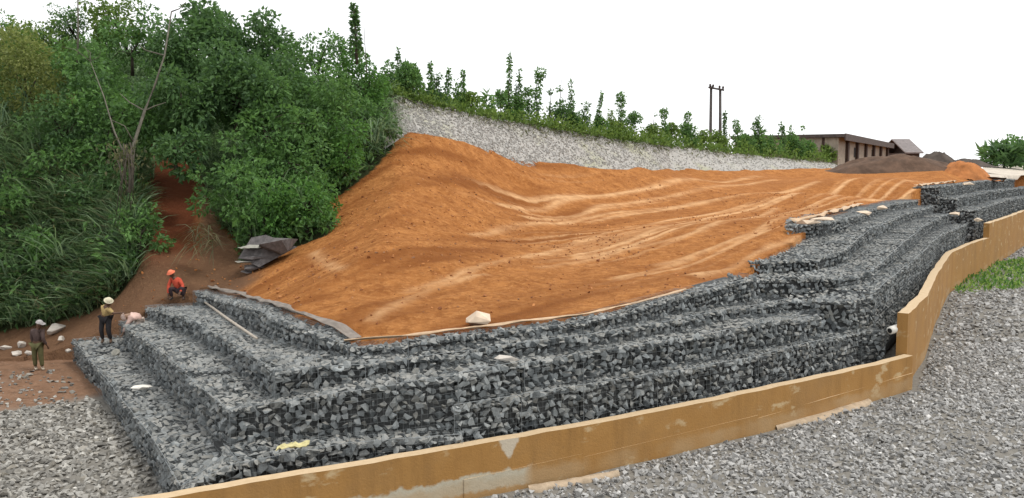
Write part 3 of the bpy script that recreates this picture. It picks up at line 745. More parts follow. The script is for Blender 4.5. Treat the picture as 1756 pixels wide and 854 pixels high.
# drain pipe at the bend
pr = empty('drain_pipe', (11.3, 24.8, 1.5), 'white plastic drain pipe with an elbow poking out at the wall bend', 'pipe')
w = MB(); a0 = pY(1526, 567, 24.9); a1 = pY(1541, 562, 25.1); a2 = pY(1551, 556, 25.5); a3 = pY(1553, 540, 26.0)
w.tube([a0, a0 * .4 + a1 * .6, a1, a2], [.12, .12, .12, .12], 14); w.build('pipe', M['pvc'], pr, True)
w = MB(); w.tube([a2 + A([0, 0, -.05]), a3], [.19, .17], 14); w.build('collar', M['greypipe'], pr, True)
w = MB(); d = (a1 - a0) / np.linalg.norm(a1 - a0); w.tube([a0 - d * .012, a0 + d * .01], .075, 14); w.build('bore', M['black'], pr)

# ------------------------------------------------------------------ gravel and loose stones (too many to count)
def scatter(poly, n):
    P = np.array(poly); lo, hi = P.min(0), P.max(0); q = rng.uniform(lo, hi, (int(n * 1.0), 2))
    return q[inpoly(q[:, 0], q[:, 1], poly)]
def gravel(name, pts, smin, smax, mat, flat=.6, zoff=0., zf=None):
    n = len(pts); s = smin * (smax / smin) ** rng.power(1.4, n)[::1]
    s = smin + (smax - smin) * rng.beta(1.3, 3.2, n)
    sc = np.zeros((n, 3, 3)); sc[:, 0, 0] = s * rng.uniform(.8, 1.3, n); sc[:, 1, 1] = s * rng.uniform(.7, 1.1, n); sc[:, 2, 2] = s * rng.uniform(.5, .9, n)
    Mx = rots(n, .9) @ sc
    Mx[:, 2, :] *= flat / .75
    z = (.05 * fbm(pts[:, 0] * .4, pts[:, 1] * .4, 21) if zf is None else zf(pts[:, 0], pts[:, 1])) + zoff + s * .12
    return tag(joined(name, Mx, np.c_[pts, z], mat), kind='stuff')
wl = [tuple(p + A([.12, -.1])) for p in W1] + [tuple(p + A([.1, -.05])) for p in W2[1:]]
nearR = [tuple(wl[0]), *wl[1:8], (15.5, 31), (22, 31), (22, 15), (2, 10.5), (-9, 10.5)]
p = scatter(nearR, 105000); p = p[rng.random(len(p)) < .88 + .7 * fbm(p[:, 0] * .3, p[:, 1] * .3, 88, 3)]; gravel('gravel', p, .055, .24, M['grav'], .75)
farR = [wl[7], *wl[8:], (44, 72), (62, 70), (30, 29), (16, 29)]
p = scatter(farR, 56000)
gp = inpoly(p[:, 0], p[:, 1], [pz(*q, 0)[:2] for q in [(1640, 500), (1652, 470), (1700, 450), (1800, 440), (1830, 492), (1720, 496)]])
p = p[~gp | (rng.random(len(p)) < .15)]
gravel('gravel', p, .11, .38, M['grav'], .7)
leftP = [(-14.6, 26.9), (-10.6, 21.9), (-8.6, 19.2), (-7, 16.6), (-6.2, 14.7), (-8, 11), (-15, 11), (-22, 20), (-22, 26.8)]
p = scatter(leftP, 24000)
sv = sstep(24.3, 25.6, p[:, 1] + .9 * fbm(p[:, 0] * .7, p[:, 1] * .7, 31))
ev = np.hypot((p[:, 0] - sp[0]) / 2.6, (p[:, 1] - sp[1]) / 2.6) + .5 * fbm(p[:, 0] * .6, p[:, 1] * .6, 33)
sv = np.maximum(sv, sstep(1.15, .65, ev)); p = p[rng.random(len(p)) > sv * .90]
gravel('gravel', p, .08, .30, M['gravl'], .6)
# clods on the fill, stones on the bank
q = rng.uniform([-14, 19], [32, 60], (14000, 2)); q = q[~inpoly(q[:, 0], q[:, 1], HOLD) & ~inpoly(q[:, 0], q[:, 1], HILLP)]
from_left = fbm(q[:, 0] * .25, q[:, 1] * .25, 55); q = q[(from_left + .35 * sstep(6, -2, q[:, 0]) > .2 * rng.normal(0, 1, len(q)) + .2)]
gravel('soil_clods', q, .03, .20, M['clod'], .7, 0, gz)
bu = rng.uniform(0, 1, 13000); bt = rng.uniform(-.25, .98, 13000); bidx = bu * (nb - 1); b0 = bidx.astype(int).clip(0, nb - 2); bf = (bidx - b0)[:, None]
bp = (Bt[b0] * (1 - bf) + Bt[b0 + 1] * bf) * (1 - bt)[:, None] + (Tp[b0] * (1 - bf) + Tp[b0 + 1] * bf) * bt[:, None]
sb = rng.uniform(.06, .2, len(bp)); Mx = rots(len(bp)) * sb[:, None, None]; 
bp[:, 2] += .22 * fbm(bp[:, 0] * .5, bp[:, 1] * .5, 71) * np.clip(1.1 - bt, 0, 1) + .12 * fbm(bp[:, 0] * 2, bp[:, 1] * 2, 73, 2)
tag(joined('bank_rubble', Mx, bp, M['bankst']), kind='stuff')

# ------------------------------------------------------------------ vegetation
def unit(v): return v / (np.linalg.norm(v, axis=-1, keepdims=True) + 1e-9)
def leaf_geo(pos, d, L, wd, fold=.25):   # one folded diamond per leaf, hanging along d
    n = len(pos); d = unit(d); u = unit(np.cross(d, unit(rng.normal(0, 1, (n, 3)) + A([0, 0, .8])))); w = np.cross(u, d)
    L = np.broadcast_to(L, n)[:, None]; wd = np.broadcast_to(wd, n)[:, None]
    V = np.stack([pos, pos + d * L * .45 + u * wd * .5 + w * wd * fold, pos + d * L - w * L * .12, pos + d * L * .45 - u * wd * .5 + w * wd * fold], 1)
    F = np.arange(n * 4).reshape(n, 4)
    return V.reshape(-1, 3), F
def blade_geo(base, d, L, wd, droop=1.):  # arching grass blades: four rows, the last a point-like narrow end
    n = len(base); d = unit(d); side = unit(np.cross(d, A([0, 0, 1.]) + rng.normal(0, .3, (n, 3)))); L = L[:, None]; wd = np.broadcast_to(wd, n)[:, None]
    hd = d.copy(); hd[:, 2] = 0; hd = unit(hd)
    rows = []
    for t, ww in ((0, .7), (.35, 1.), (.7, .75), (1., .08)):
        c = base + d * L * t + hd * L * (t * t * .35 * droop) - A([0, 0, 1.]) * L * (t ** 2.2 * .55 * droop)
        rows += [c - side * wd * ww * .5, c + side * wd * ww * .5]
    V = np.stack(rows, 1); i = np.arange(n)[:, None] * 8
    F = np.concatenate([i + A([[0, 1, 3, 2]]), i + A([[2, 3, 5, 4]]), i + A([[4, 5, 7, 6]])], 0)
    return V.reshape(-1, 3), F
def crown_geo(lumps, nper, L, down=.25, flat=.8):
    P = []; D = []; LL = []
    for c, r in lumps:
        n = max(12, int(nper * r * r)); v = unit(rng.normal(0, 1, (n, 3))); rad = r * rng.uniform(.45, 1.08, (n, 1)) ** .6
        rad *= 1 + .25 * np.sin(v[:, :1] * 5 + c[0]) * np.cos(v[:, 2:] * 4 + c[2])
        q = v * rad; q[:, 2] *= flat
        P.append(np.asarray(c) + q); D.append(v * .7 + rng.normal(0, .55, (n, 3)) - A([0, 0, down]))
        LL.append(L * rng.uniform(.6, 1.35, n))
    P = np.concatenate(P); D = np.concatenate(D); LL = np.concatenate(LL)
    return leaf_geo(P, D, LL, LL * .55)
def merge(parts):
    Vs = []; Fs = []; b = 0
    for V, F in parts: Vs.append(V); Fs.append(F + b); b += len(V)
    return np.concatenate(Vs), np.concatenate(Fs)
def foliage(name, geo, mat, parent): return link(name, npmesh(name, geo[0], geo[1], 4), mat, parent)
def bush(label, c, r, mat, leaf=.2, nl=8, nper=420, cat='shrub', group=None, base=None, name='shrub', flat=.85, bark='darkbark', squash=(1, .8, 1)):
    c = np.asarray(c, float); base = c - A([0, -.3 * r, r * .9]) if base is None else np.asarray(base, float)
    root = empty(name, base, label, cat, group)
    lumps = [(c, r * .62)]
    for k in range(nl):
        v = unit(rng.normal(0, 1, 3)); lumps.append((c + v * A(squash) * r * rng.uniform(.45, 1.1), r * rng.uniform(.22, .48)))
    m = MB()
    m.tube([base - A([0, 0, .4]), base * .5 + c * .5 + rng.normal(0, .06 * r, 3), c], [.05 + .03 * r, .04 + .02 * r, .02], 6)
    m.build('trunk', M[bark], root, True)
    for lc, lr in lumps[1:5]:
        mb = MB(); mb.tube([base * .4 + c * .6, (c + lc) / 2 + A([0, 0, .1 * r]), lc], [.03 + .01 * r, .025, .01], 5); mb.build('branch', M[bark], root, True)
    foliage('crown', crown_geo(lumps, nper, leaf, flat=flat), M[mat], root)
    return root
def hillbush(px, py, rp, mat, label, leaf=.2, nper=420, nl=11, out=.6, **k):
    h = hit(px, py, 16, 62); Y = min(h[1], 45); r = rp * 1.18 * Y / FPX
    c = pY(px, py, Y - r * out)
    base = np.array([c[0], Y + .3, 0]); base[2] = tps(base[0], base[1]) - .1
    if base[2] > c[2]: base = A([c[0], c[1], c[2] - r * .7])
    return bush(label, c, r, mat, leaf, nl, nper, base=base, **k)

# general cover of the hillside: a mass nobody could count
hv = np.where(hill & (veg > .5) & (GY < 62) & (GX > -40) & (np.abs(GX) < 60))
hx, hy, hz = GX[hv], GY[hv], GZ[hv]
j = np.gradient(GZ, axis=0) / np.gradient(GY, axis=0); i2 = np.gradient(GZ, axis=1) / np.gradient(GX, axis=1)
area = np.sqrt(1 + j ** 2 + i2 ** 2) * np.gradient(GX, axis=1) * np.gradient(GY, axis=0)
aw = area[hv]; NRM = unit(np.stack([-i2, -j, np.ones_like(j)], -1))[hv]
def surf(n, mask=None):
    w_ = aw * (1 if mask is None else mask); k = rng.choice(len(hx), n, p=w_ / w_.sum())
    p = np.c_[hx[k], hy[k], hz[k]] + rng.normal(0, .08, (n, 3)); return p, NRM[k]
hpx, hpy = proj(np.stack([hx, hy, hz], -1))
zcut = inpoly(hpx, hpy, [(264, 320), (282, 290), (330, 290), (348, 335), (385, 400), (412, 425), (412, 495), (258, 500)]).astype(float)
zcut2 = inpoly(hpx, hpy, [(240, 330), (272, 272), (338, 272), (365, 340), (392, 395), (430, 425), (430, 500), (228, 510)]).astype(float)
def zone(*polys):
    m_ = np.zeros(len(hx), bool)
    for p in polys: m_ |= inpoly(hpx, hpy, p)
    return m_.astype(float)
p, nn_ = surf(50000, 1 - zcut)
foliage('undergrowth', leaf_geo(p + nn_ * rng.uniform(0, .8, (len(p), 1)), nn_ * .6 + rng.normal(0, .5, p.shape) - A([0, 0, .3]), rng.uniform(.15, .38, len(p)), rng.uniform(.08, .2, len(p))), M['lf_dark'], None)['kind'] = 'stuff'
p, nn_ = surf(30000, (1 - zcut) * (1 - .8 * zone([(-300, 260), (60, 230), (200, 260), (262, 300), (268, 520), (200, 545), (-300, 600)])) * (.25 + np.clip(fbm(hx * .5, hz * .5, 151, 3) + .4, 0, 1)))
foliage('creeper', leaf_geo(p + nn_ * rng.uniform(.3, 1.9, (len(p), 1)) * (.6 + fbm(p[:, 0] * .8, p[:, 2] * .8, 155, 2))[:, None], nn_ * .5 + rng.normal(0, .5, p.shape) - A([0, 0, .5]), rng.uniform(.16, .42, len(p)), rng.uniform(.08, .18, len(p))), M['lf_mid'], None)['kind'] = 'stuff'
def tufts(name, n, mask, per, l0, l1, wd, mat, out=.7, up=.8, droop=1., lift_=.2):
    p, q = surf(n, (1 if mask is None else mask) * (1 - zcut2)); p = p + q * rng.uniform(0, lift_, (n, 1)); p = np.repeat(p, per, 0) + rng.normal(0, .12, (n * per, 3)); q = np.repeat(q, per, 0)
    hd = q.copy(); hd[:, 2] = 0
    az = rng.uniform(0, 2 * np.pi, n * per); d = (unit(hd) * .35 + np.c_[np.cos(az), np.sin(az), 0 * az] * .6) * out * rng.uniform(.2, 1.1, (n * per, 1)) + A([0, 0, up * 1.25]) + rng.normal(0, .2, (n * per, 3))
    o = foliage(name, blade_geo(p, d, rng.uniform(l0, l1, n * per), rng.uniform(.6, 1.4, n * per) * wd, droop), M[mat], None); o['kind'] = 'stuff'; return o
zl = zone([(-300, 230), (60, 200), (200, 250), (262, 300), (268, 520), (200, 545), (-300, 600)])
zm = zone([(345, 250), (400, 230), (470, 270), (450, 340), (430, 410), (385, 400), (350, 330)])
zr_ = zone([(480, 130), (600, 130), (680, 160), (690, 260), (560, 300), (480, 260)])
tufts('tall_grass', 3600, np.clip(zl + .9 * zm, 0, 1), 12, .7, 1.7, .05, 'blade', droop=.75)
tufts('tall_grass', 500, zl, 7, 1.2, 2.4, .04, 'bladeb')
tufts('tall_grass', 1500, zr_, 11, .7, 1.5, .05, 'blade', 1., .5, 1.3, 1.3)
tufts('tall_grass', 900, zone([(100, 100), (260, 130), (250, 260), (60, 230)]), 11, .7, 1.5, .05, 'blade', 1., .6, 1.1, 1.2)

tufts('cane_grass', 650, None, 7, 1.3, 2.4, .055, 'blade', .6, 1., .8, 1.3)
HB = [
 (45, 150, 72, 'lf_tan', 'olive tan feathery bush at the upper left corner of the slope', .16, 520),
 (20, 70, 38, 'lf_mid', 'mid green bush on the skyline above the olive tan bush', .2, 420),
 (85, 75, 44, 'lf_yel', 'yellow green bushy shrub on the skyline beside the olive tan bush', .17, 460),
 (118, 42, 34, 'lf_dark', 'small grey green shrub poking up beside the bare grey pole', .15, 460),
 (160, 120, 58, 'lf_mid', 'broad mid green shrub under the bare grey pole', .2, 420),
 (200, 42, 46, 'lf_yel', 'dark stemmed tree top with yellow green leaves at the upper edge', .2, 430),
 (225, 78, 44, 'lf_mid', 'leafy shrub below the yellow green tree top', .19, 420),
 (195, 195, 66, 'lf_mid', 'wide green shrub left of the leaning pale trunk', .22, 400),
 (110, 215, 60, 'lf_dark', 'dark green shrub in the middle of the grassy slope', .2, 400),
 (300, 85, 56, 'lf_dark', 'dark tree right of the leaning pale trunk, reaching the sky', .24, 430),
 (372, 62, 58, 'lf_dark', 'tallest dark broad leaved tree of the thicket', .26, 430),
 (440, 75, 58, 'lf_dark', 'dark rounded tree behind the tallest of the thicket', .24, 430),
 (312, 170, 62, 'lf_dark', 'dense dark shrub overhanging the red soil cut', .25, 430),
 (300, 250, 36, 'lf_dark', 'low drooping branchy shrub right above the red soil cut', .24, 500),
 (400, 155, 70, 'lf_dark', 'large dark shrub in the heart of the thicket', .26, 400),
 (478, 150, 62, 'lf_dark', 'dark shrub in the middle of the thicket with hanging vines', .24, 400),
 (455, 225, 60, 'lf_mid', 'shrub with loose mid green leaves above the bright creeper', .22, 420),
 (540, 130, 56, 'lf_mid', 'green shrub on the falling right shoulder of the thicket', .2, 430),
 (588, 95, 34, 'lf_bright', 'bright green shrub at the foot of the slim leafy spire', .18, 480),
 (560, 205, 62, 'lf_mid', 'bushy green shrub hanging over the orange slope', .2, 430),
 (625, 150, 48, 'lf_bright', 'bright green creeper mound at the right edge of the thicket', .18, 460),
 (632, 212, 34, 'lf_mid', 'rounded shrub touching the left end of the pale stone bank', .18, 460),
 (590, 262, 46, 'lf_bright', 'bright leafy creeper at the top of the orange slope edge', .18, 460),
 (495, 280, 52, 'lf_mid', 'mid green shrub above the brightest creeper', .2, 430),
 (525, 345, 50, 'lf_bright', 'brightest green creeper mound, lowest on the orange slope', .19, 480),
 (455, 365, 48, 'lf_bright', 'bright creeper bush above the grey rock ledge', .19, 470),
 (405, 305, 52, 'lf_mid', 'grassy shrub right of the red soil cut', .22, 420),
 (428, 374, 28, 'lf_mid', 'small shrub hanging over the grey rock ledge', .18, 470),
 (240, 395, 32, 'lf_mid', 'leafy sapling left of the red soil cut', .2, 470),
 (222, 440, 22, 'lf_bright', 'small bright shrub low beside the red soil cut', .18, 470),
 (75, 440, 42, 'lf_mid', 'mid green shrub low in the tall grass above the boulders', .2, 430),
 (150, 335, 44, 'lf_dark', 'dark shrub in the tall grass left of the vine knot', .2, 430),
 (25, 490, 38, 'lf_dark', 'dark shrub at the foot of the slope on the left edge', .2, 430),
 (178, 455, 32, 'lf_mid', 'small green shrub in the grass above the tan shirted worker', .18, 430),
 (100, 290, 48, 'lf_mid', 'leafy shrub halfway up the grassy slope on the left', .2, 430),
 (15, 350, 44, 'lf_mid', 'round leafy shrub at the left edge among tall grass', .2, 430),
]
for a in HB: hillbush(a[0], a[1], a[2], a[3], a[4], a[5], a[6])

# the leaning pale trunk, its neighbour, the bare pole and the slim spire
def stem_tree(label, pts, r, mat, cat='tree', leaves=0, lm='lf_mid', name='bare_tree', twigs=3):
    P = [pY(*q) for q in pts]; root = empty(name, P[0], label, cat)
    m = MB(); m.tube(P, list(np.linspace(r, r * .35, len(P))), 7); m.build('trunk', M[mat], root, True)
    for k in range(twigs):
        m = MB(); i = rng.integers(1, len(P)); q = P[i]; e = q + A([rng.normal(0, .7), rng.normal(0, .4), rng.uniform(.3, .9)]); m.tube([q, (q + e) / 2 + rng.normal(0, .1, 3), e], [r * .4, r * .3, r * .12], 5); m.build('branch', M[mat], root, True)
    if leaves:
        q = A(P); t = rng.uniform(.15, 1, leaves) * (len(P) - 1); i = t.astype(int).clip(0, len(P) - 2); f = (t - i)[:, None]
        c = q[i] * (1 - f) + q[i + 1] * f; w_ = (1.15 - t / (len(P) - 1))[:, None]
        d = unit(rng.normal(0, 1, (leaves, 3)) + A([0, 0, .3]))
        foliage('crown', leaf_geo(c + d * w_ * .22, d, rng.uniform(.14, .3, leaves), .12), M[lm], root)
    return root
stem_tree('leaning bare pale trunk crossing the slope from the vine knot to the sky', [(222, 330, 32.2), (230, 245, 32.8), (248, 190, 33.2), (265, 148, 33.6), (282, 95, 34.2), (294, 20, 35)], .075, 'bark', twigs=5)
stem_tree('thin pale stem leaning left above the vine knot', [(212, 262, 32.6), (196, 225, 33), (178, 165, 33.6), (155, 105, 34.6)], .04, 'bark', twigs=4)
stem_tree('bare grey pole sticking out above the shrubs on the left', [(133, 110, 37), (134, 40, 37), (133, -25, 37)], .05, 'bark', 'pole', name='dead_pole', twigs=0)
stem_tree('slim leafy spire rising highest on the right shoulder of the thicket', [(612, 110, 41), (610, 60, 41), (606, 8, 41)], .08, 'darkbark', 'tree', 420, 'lf_dark', 'slim_tree', 0)
stem_tree('thin bare cane beside the slim leafy spire', [(629, 125, 42), (626, 80, 42), (624, 38, 42)], .025, 'bark', 'cane', name='dead_cane', twigs=0)
k = pY(213, 268, 32.4); rt = empty('vine_knot', k, 'brown knot of dry hanging vines and roots left of the red soil cut', 'vines')
m = MB()
for q in range(11):
    a_ = pY(rng.uniform(200, 232), rng.uniform(240, 275), rng.uniform(31.6, 32.4)); e = pY(rng.uniform(196, 236), rng.uniform(320, 400), 31.6)
    m.tube([a_, (a_ + e) / 2 + rng.normal(0, .12, 3), e], [.022, .016, .008], 5)
m.build('hanging_roots', M['darkbark'], rt, True)
foliage('dead_leaves', leaf_geo(k + rng.normal(0, .32, (160, 3)), rng.normal(0, .5, (160, 3)) - A([0, 0, .6]), .22, .1), M['bladeb'], rt)
# dry grass hanging on the red cut
P = np.array([pY(rng.uniform(325, 372), rng.uniform(385, 430), 31.0) for _ in range(90)])
tag(foliage('dry_grass', blade_geo(P, A([0, -.5, .5]) + rng.normal(0, .4, P.shape), rng.uniform(.4, .9, len(P)), .03, 1.6), M['bladeb'], None), kind='stuff')

# ---- plants along the skyline
TL = np.array([[*proj(p), p[1]] for p in top])
def lineY(px): return float(np.interp(px, TL[:, 0], TL[:, 2]))
GRP = 'plants along the top of the pale bank'
def skyplant(px, ty, by, hw, kind, mat, label, lean=0, dY=1.2, leaf=None):
    Y = lineY(px) + dY; b = pY(px, by + 6, Y); t = pY(px + lean, ty, Y); s = Y / FPX; w_ = hw * s; H_ = t[2] - b[2]
    root = empty({'column': 'vine_clad_stump', 'spire': 'slender_shrub', 'twig': 'bare_sapling', 'bush': 'shrub', 'fan': 'broad_leaved_plant'}[kind], b, label, 'plant', GRP)
    m = MB(); m.tube([b - A([0, 0, .4]), b * .5 + t * .5 + rng.normal(0, .05, 3), t - A([0, 0, .05])], [.05 * s * 20, .035 * s * 20, .012 * s * 20], 5)
    m.build('trunk', M['darkbark'], root, True)
    lf = leaf or max(.2, 4.2 * s); L_ = []
    if kind == 'column':
        n = max(4, int(H_ / (w_ * .8)))
        for k in range(n):
            f = .15 + .85 * (k + .5) / n; L_.append((b + (t - b) * f + rng.normal(0, w_ * .3, 3), w_ * rng.uniform(.4, 1.0)))
    elif kind == 'spire':
        n = max(6, int(H_ / (w_ * .7)))
        for k in range(n):
            f = (k + .3) / n; L_.append((b + (t - b) * f + rng.normal(0, w_ * .15, 3), w_ * (1.35 - f * 1.1)))
    elif kind == 'bush':
        for k in range(9): v = unit(rng.normal(0, 1, 3)); v[2] = abs(v[2]) * 1.2 - .3; L_.append((b + (t - b) * .5 + v * A([w_ * .65, w_ * .5, H_ * .36]), w_ * rng.uniform(.35, .55)))
    elif kind == 'twig':
        for k in range(5): f = rng.uniform(.25, 1); L_.append((b + (t - b) * f + rng.normal(0, w_ * .6, 3), w_ * .5))
    if kind == 'fan':
        n = 46; f = rng.uniform(.15, 1, (n, 1)); d = unit(rng.normal(0, 1, (n, 3)) * A([1, .8, .4]) + A([0, 0, .45])); P = b + (t - b) * f * .75
        foliage('leaf_fan', leaf_geo(P, d, w_ * rng.uniform(.6, 1.25, n), w_ * .26), M[mat], root)
        L_ = [(b + (t - b) * .3, w_ * .6)]
    nper = {'twig': 26, 'bush': 58}.get(kind, 62) / (lf * lf) * (.55 if kind != 'twig' else 1)
    foliage('crown', crown_geo(L_, nper, lf, .1, 1.), M[mat], root)
    return root
SK = [
 (685, 98, 166, 36, 'bush', 'lf_mid', 'large leafy bush at the left end of the pale bank'), (706, 118, 172, 20, 'bush', 'lf_mid', 'rounded bush right against the large leafy bush'),
 (683, 82, 110, 2, 'twig', 'lf_dark', 'thin stick rising from the large leafy bush'),
 (741, 106, 172, 4, 'spire', 'lf_mid', 'dark crooked spire first past the gap in the bushes', -4), (752, 130, 172, 6, 'column', 'lf_dark', 'short dark stump beside the dark crooked spire', -3), (766, 118, 176, 4, 'spire', 'lf_mid', 'thin dark spire leaning right above the low brush', 4),
 (784, 140, 180, 5, 'column', 'lf_mid', 'leafy stump beside the pale tipped spire'), (792, 122, 182, 4, 'spire', 'lf_mid', 'pale tipped thin spire left of the flat topped plant', 2),
 (748, 152, 186, 24, 'bush', 'lf_dark', 'low dark bush at the feet of the dark crooked spire'), (803, 156, 196, 24, 'bush', 'lf_yel', 'light yellow green bush left of the flat topped plant'),
 (836, 146, 204, 20, 'fan', 'lf_mid', 'flat topped open plant with dark level leaves'), (858, 150, 206, 15, 'bush', 'lf_mid', 'bush joining the flat topped plant and the tall thin spire'),
 (871, 92, 208, 5, 'spire', 'lf_mid', 'tallest thin spire on the bank, tip bare', 4), (887, 118, 205, 7, 'spire', 'lf_dark', 'ragged spire just right of the tallest thin spire', 4), (884, 160, 212, 16, 'bush', 'lf_mid', 'green bush under the ragged spire'),
 (921, 121, 212, 10, 'column', 'lf_mid', 'thick round topped vine clad column, biggest on the bank'), (906, 150, 212, 8, 'column', 'lf_mid', 'shorter leafy stump left against the thick vine clad column'),
 (941, 150, 214, 4, 'twig', 'lf_dark', 'sparse sapling right of the thick vine clad column', 4), (957, 134, 205, 5, 'twig', 'lf_mid', 'bent sapling with a knob of leaves at its tip', 6), (956, 168, 220, 19, 'bush', 'lf_dark', 'dark bush beneath the knob tipped sapling'),
 (979, 136, 222, 6, 'spire', 'lf_mid', 'dark pointed spire with a wide leafy skirt', 1), (982, 190, 226, 15, 'bush', 'lf_mid', 'bushy skirt around the dark pointed spire'),
 (1003, 183, 226, 9, 'column', 'lf_dark', 'squat square topped stump right of the dark pointed spire'), (1022, 157, 226, 4, 'spire', 'lf_mid', 'thin leaning sapling before the knob topped column', 10), (1030, 200, 232, 16, 'bush', 'lf_mid', 'low bush around the thin leaning sapling'),
 (1066, 161, 232, 8, 'column', 'lf_mid', 'knob topped dark column near the middle of the bank'), (1047, 190, 234, 7, 'column', 'lf_yel', 'small pale stump left of the knob topped column'), (1088, 187, 244, 15, 'bush', 'lf_mid', 'dome shaped bush right of the knob topped column'),
 (1060, 205, 238, 16, 'bush', 'lf_yel', 'yellowish brush at the base of the knob topped column'), (1117, 196, 242, 4, 'twig', 'lf_dark', 'small leafy twig between the dome bush and the grey stump', 5), (1140, 187, 246, 7, 'column', 'lf_mid', 'grey green stump midway between dome bush and poles'),
 (1118, 212, 246, 15, 'bush', 'lf_yel', 'yellow green brush right of the dome shaped bush'), (1150, 208, 250, 15, 'bush', 'lf_yel', 'yellow green brush under the grey green stump'), (1177, 192, 250, 5, 'column', 'lf_mid', 'narrow stump with a dark round head left of the poles', 2), (1176, 214, 253, 20, 'bush', 'lf_mid', 'full green bush under the round headed stump'),
 (1205, 222, 255, 15, 'bush', 'lf_yel', 'olive brush at the foot of the left pole'), (1230, 222, 258, 15, 'bush', 'lf_yel', 'olive brush at the foot of the right pole'), (1243, 192, 255, 3, 'spire', 'lf_dark', 'bare dark stub just right of the poles'),
 (1265, 205, 262, 7, 'column', 'lf_mid', 'leafy stump first right of the poles'), (1300, 204, 266, 7, 'column', 'lf_dark', 'dark stump with side arms, tallest right of the poles'), (1301, 214, 262, 18, 'fan', 'lf_mid', 'open leafy arms around the dark stump'),
 (1284, 228, 264, 20, 'bush', 'lf_mid', 'green bush between the two dark stumps'), (1322, 232, 269, 22, 'bush', 'lf_mid', 'light green brush right of the armed stump'), (1343, 212, 264, 4, 'column', 'lf_dark', 'short stub leaning left near the warehouse', -3), (1358, 217, 264, 8, 'spire', 'lf_mid', 'pointed leafy shrub near the warehouse'), (1374, 217, 264, 4, 'twig', 'lf_mid', 'leaning twig in front of the warehouse roof end', 6),
 (1357, 234, 273, 22, 'bush', 'lf_mid', 'thick green bush in front of the warehouse end'), (1392, 238, 276, 20, 'bush', 'lf_mid', 'green bush against the warehouse wall'), (1420, 246, 279, 14, 'bush', 'lf_yel', 'last low olive bush against the warehouse wall'),
]
for a in SK: skyplant(*a)
# low brush along the crest of the bank, one mass
P = []; 
for k in range(9000):
    i = rng.uniform(0, len(top) - 1.001); f = i - int(i); q = top[int(i)] * (1 - f) + top[int(i) + 1] * f
    P.append(q + A([rng.normal(.2, .3), rng.uniform(-.5, 2.4), abs(rng.normal(0, .38)) * (q[1] / 55) - .15]))
P = A(P); lf = .0045 * P[:, 1]
o = foliage('undergrowth', leaf_geo(P, rng.normal(0, .6, P.shape) + A([0, 0, .5]), lf * rng.uniform(.6, 1.6, len(P)), lf * .5), M['lf_yel'], None); o['kind'] = 'stuff'
# trailing grass creeping down from the crest
P = []
for k in range(1500):
    px = rng.uniform(680, 1430); q = hit(px, 0) if False else None
    i = rng.uniform(0, len(top) - 1.001); f = i - int(i); a_ = top[int(i)] * (1 - f) + top[int(i) + 1] * f; b_ = bot[int(i)] * (1 - f) + bot[int(i) + 1] * f
    t = abs(rng.normal(0, .16)); P.append(a_ * (1 - t) + b_ * t + A([0, 0, .05]))
P = A(P); o = foliage('grass', blade_geo(P, rng.normal(0, .6, P.shape) + A([0, -.2, .7]), P[:, 1] * rng.uniform(.004, .01, len(P)), P[:, 1] * .0012, 1), M['bladeb'], None); o['kind'] = 'stuff'
# the bush by the road at the far right
bb = pY(1722, 284, 116)
root = empty('palm_like_bush', bb, 'dark spiky palm leaved bush beside the pale road at the right edge', 'bush')
m = MB(); m.tube([bb - A([0, 0, .6]), bb + A([0, 0, 1.6])], [.2, .1], 6); m.build('trunk', M['darkbark'], root, True)
n = 420; d = unit(rng.normal(0, 1, (n, 3)) * A([1.2, 1, .6]) + A([-.1, 0, .55])); st_ = bb + A([.2, 0, .7]) + rng.normal(0, 1, (n, 3)).clip(-1.6, 1.6) * A([1.6, 1., .8]) + A([0, 0, .6])
foliage('leaf_fan', leaf_geo(st_, d, rng.uniform(1.1, 2.2, n), .42), M['lf_dark'], root)
foliage('crown', crown_geo([(bb + A([.3, 0, 1.2]), 1.5), (bb + A([-1.5, 0, .8]), 1.0), (bb + A([1.6, .3, 1.3]), 1.3)], 90, .45), M['lf_dark'], root)
bush('light green bush behind the spiky bush at the right edge', pY(1756, 258, 122), 2.3, 'lf_bright', .55, 8, 60, base=pY(1756, 284, 122))
# grass patch behind the raised wall
gp = [pz(*q, 0)[:2] for q in [(1636, 505), (1650, 470), (1700, 452), (1800, 440), (1900, 440), (1900, 488), (1800, 492), (1720, 500)]]
q = scatter(gp, 9000); kx = fbm(q[:, 0] * .25, q[:, 1] * .25, 66); q = q[kx > -.12]
P = np.c_[q, np.zeros(len(q))]
tag(foliage('grass', blade_geo(P, rng.normal(0, .5, P.shape) + A([0, 0, 1.]), rng.uniform(.18, .6, len(P)), .06, .8), M['lawn'], None), kind='stuff')
q = scatter(gp, 2500); P = np.c_[q, np.full(len(q), .05)]
tag(foliage('weeds', leaf_geo(P, rng.normal(0, .5, P.shape) + A([0, 0, .8]), rng.uniform(.15, .4, len(P)), .14), M['lf_bright'], None), kind='stuff')

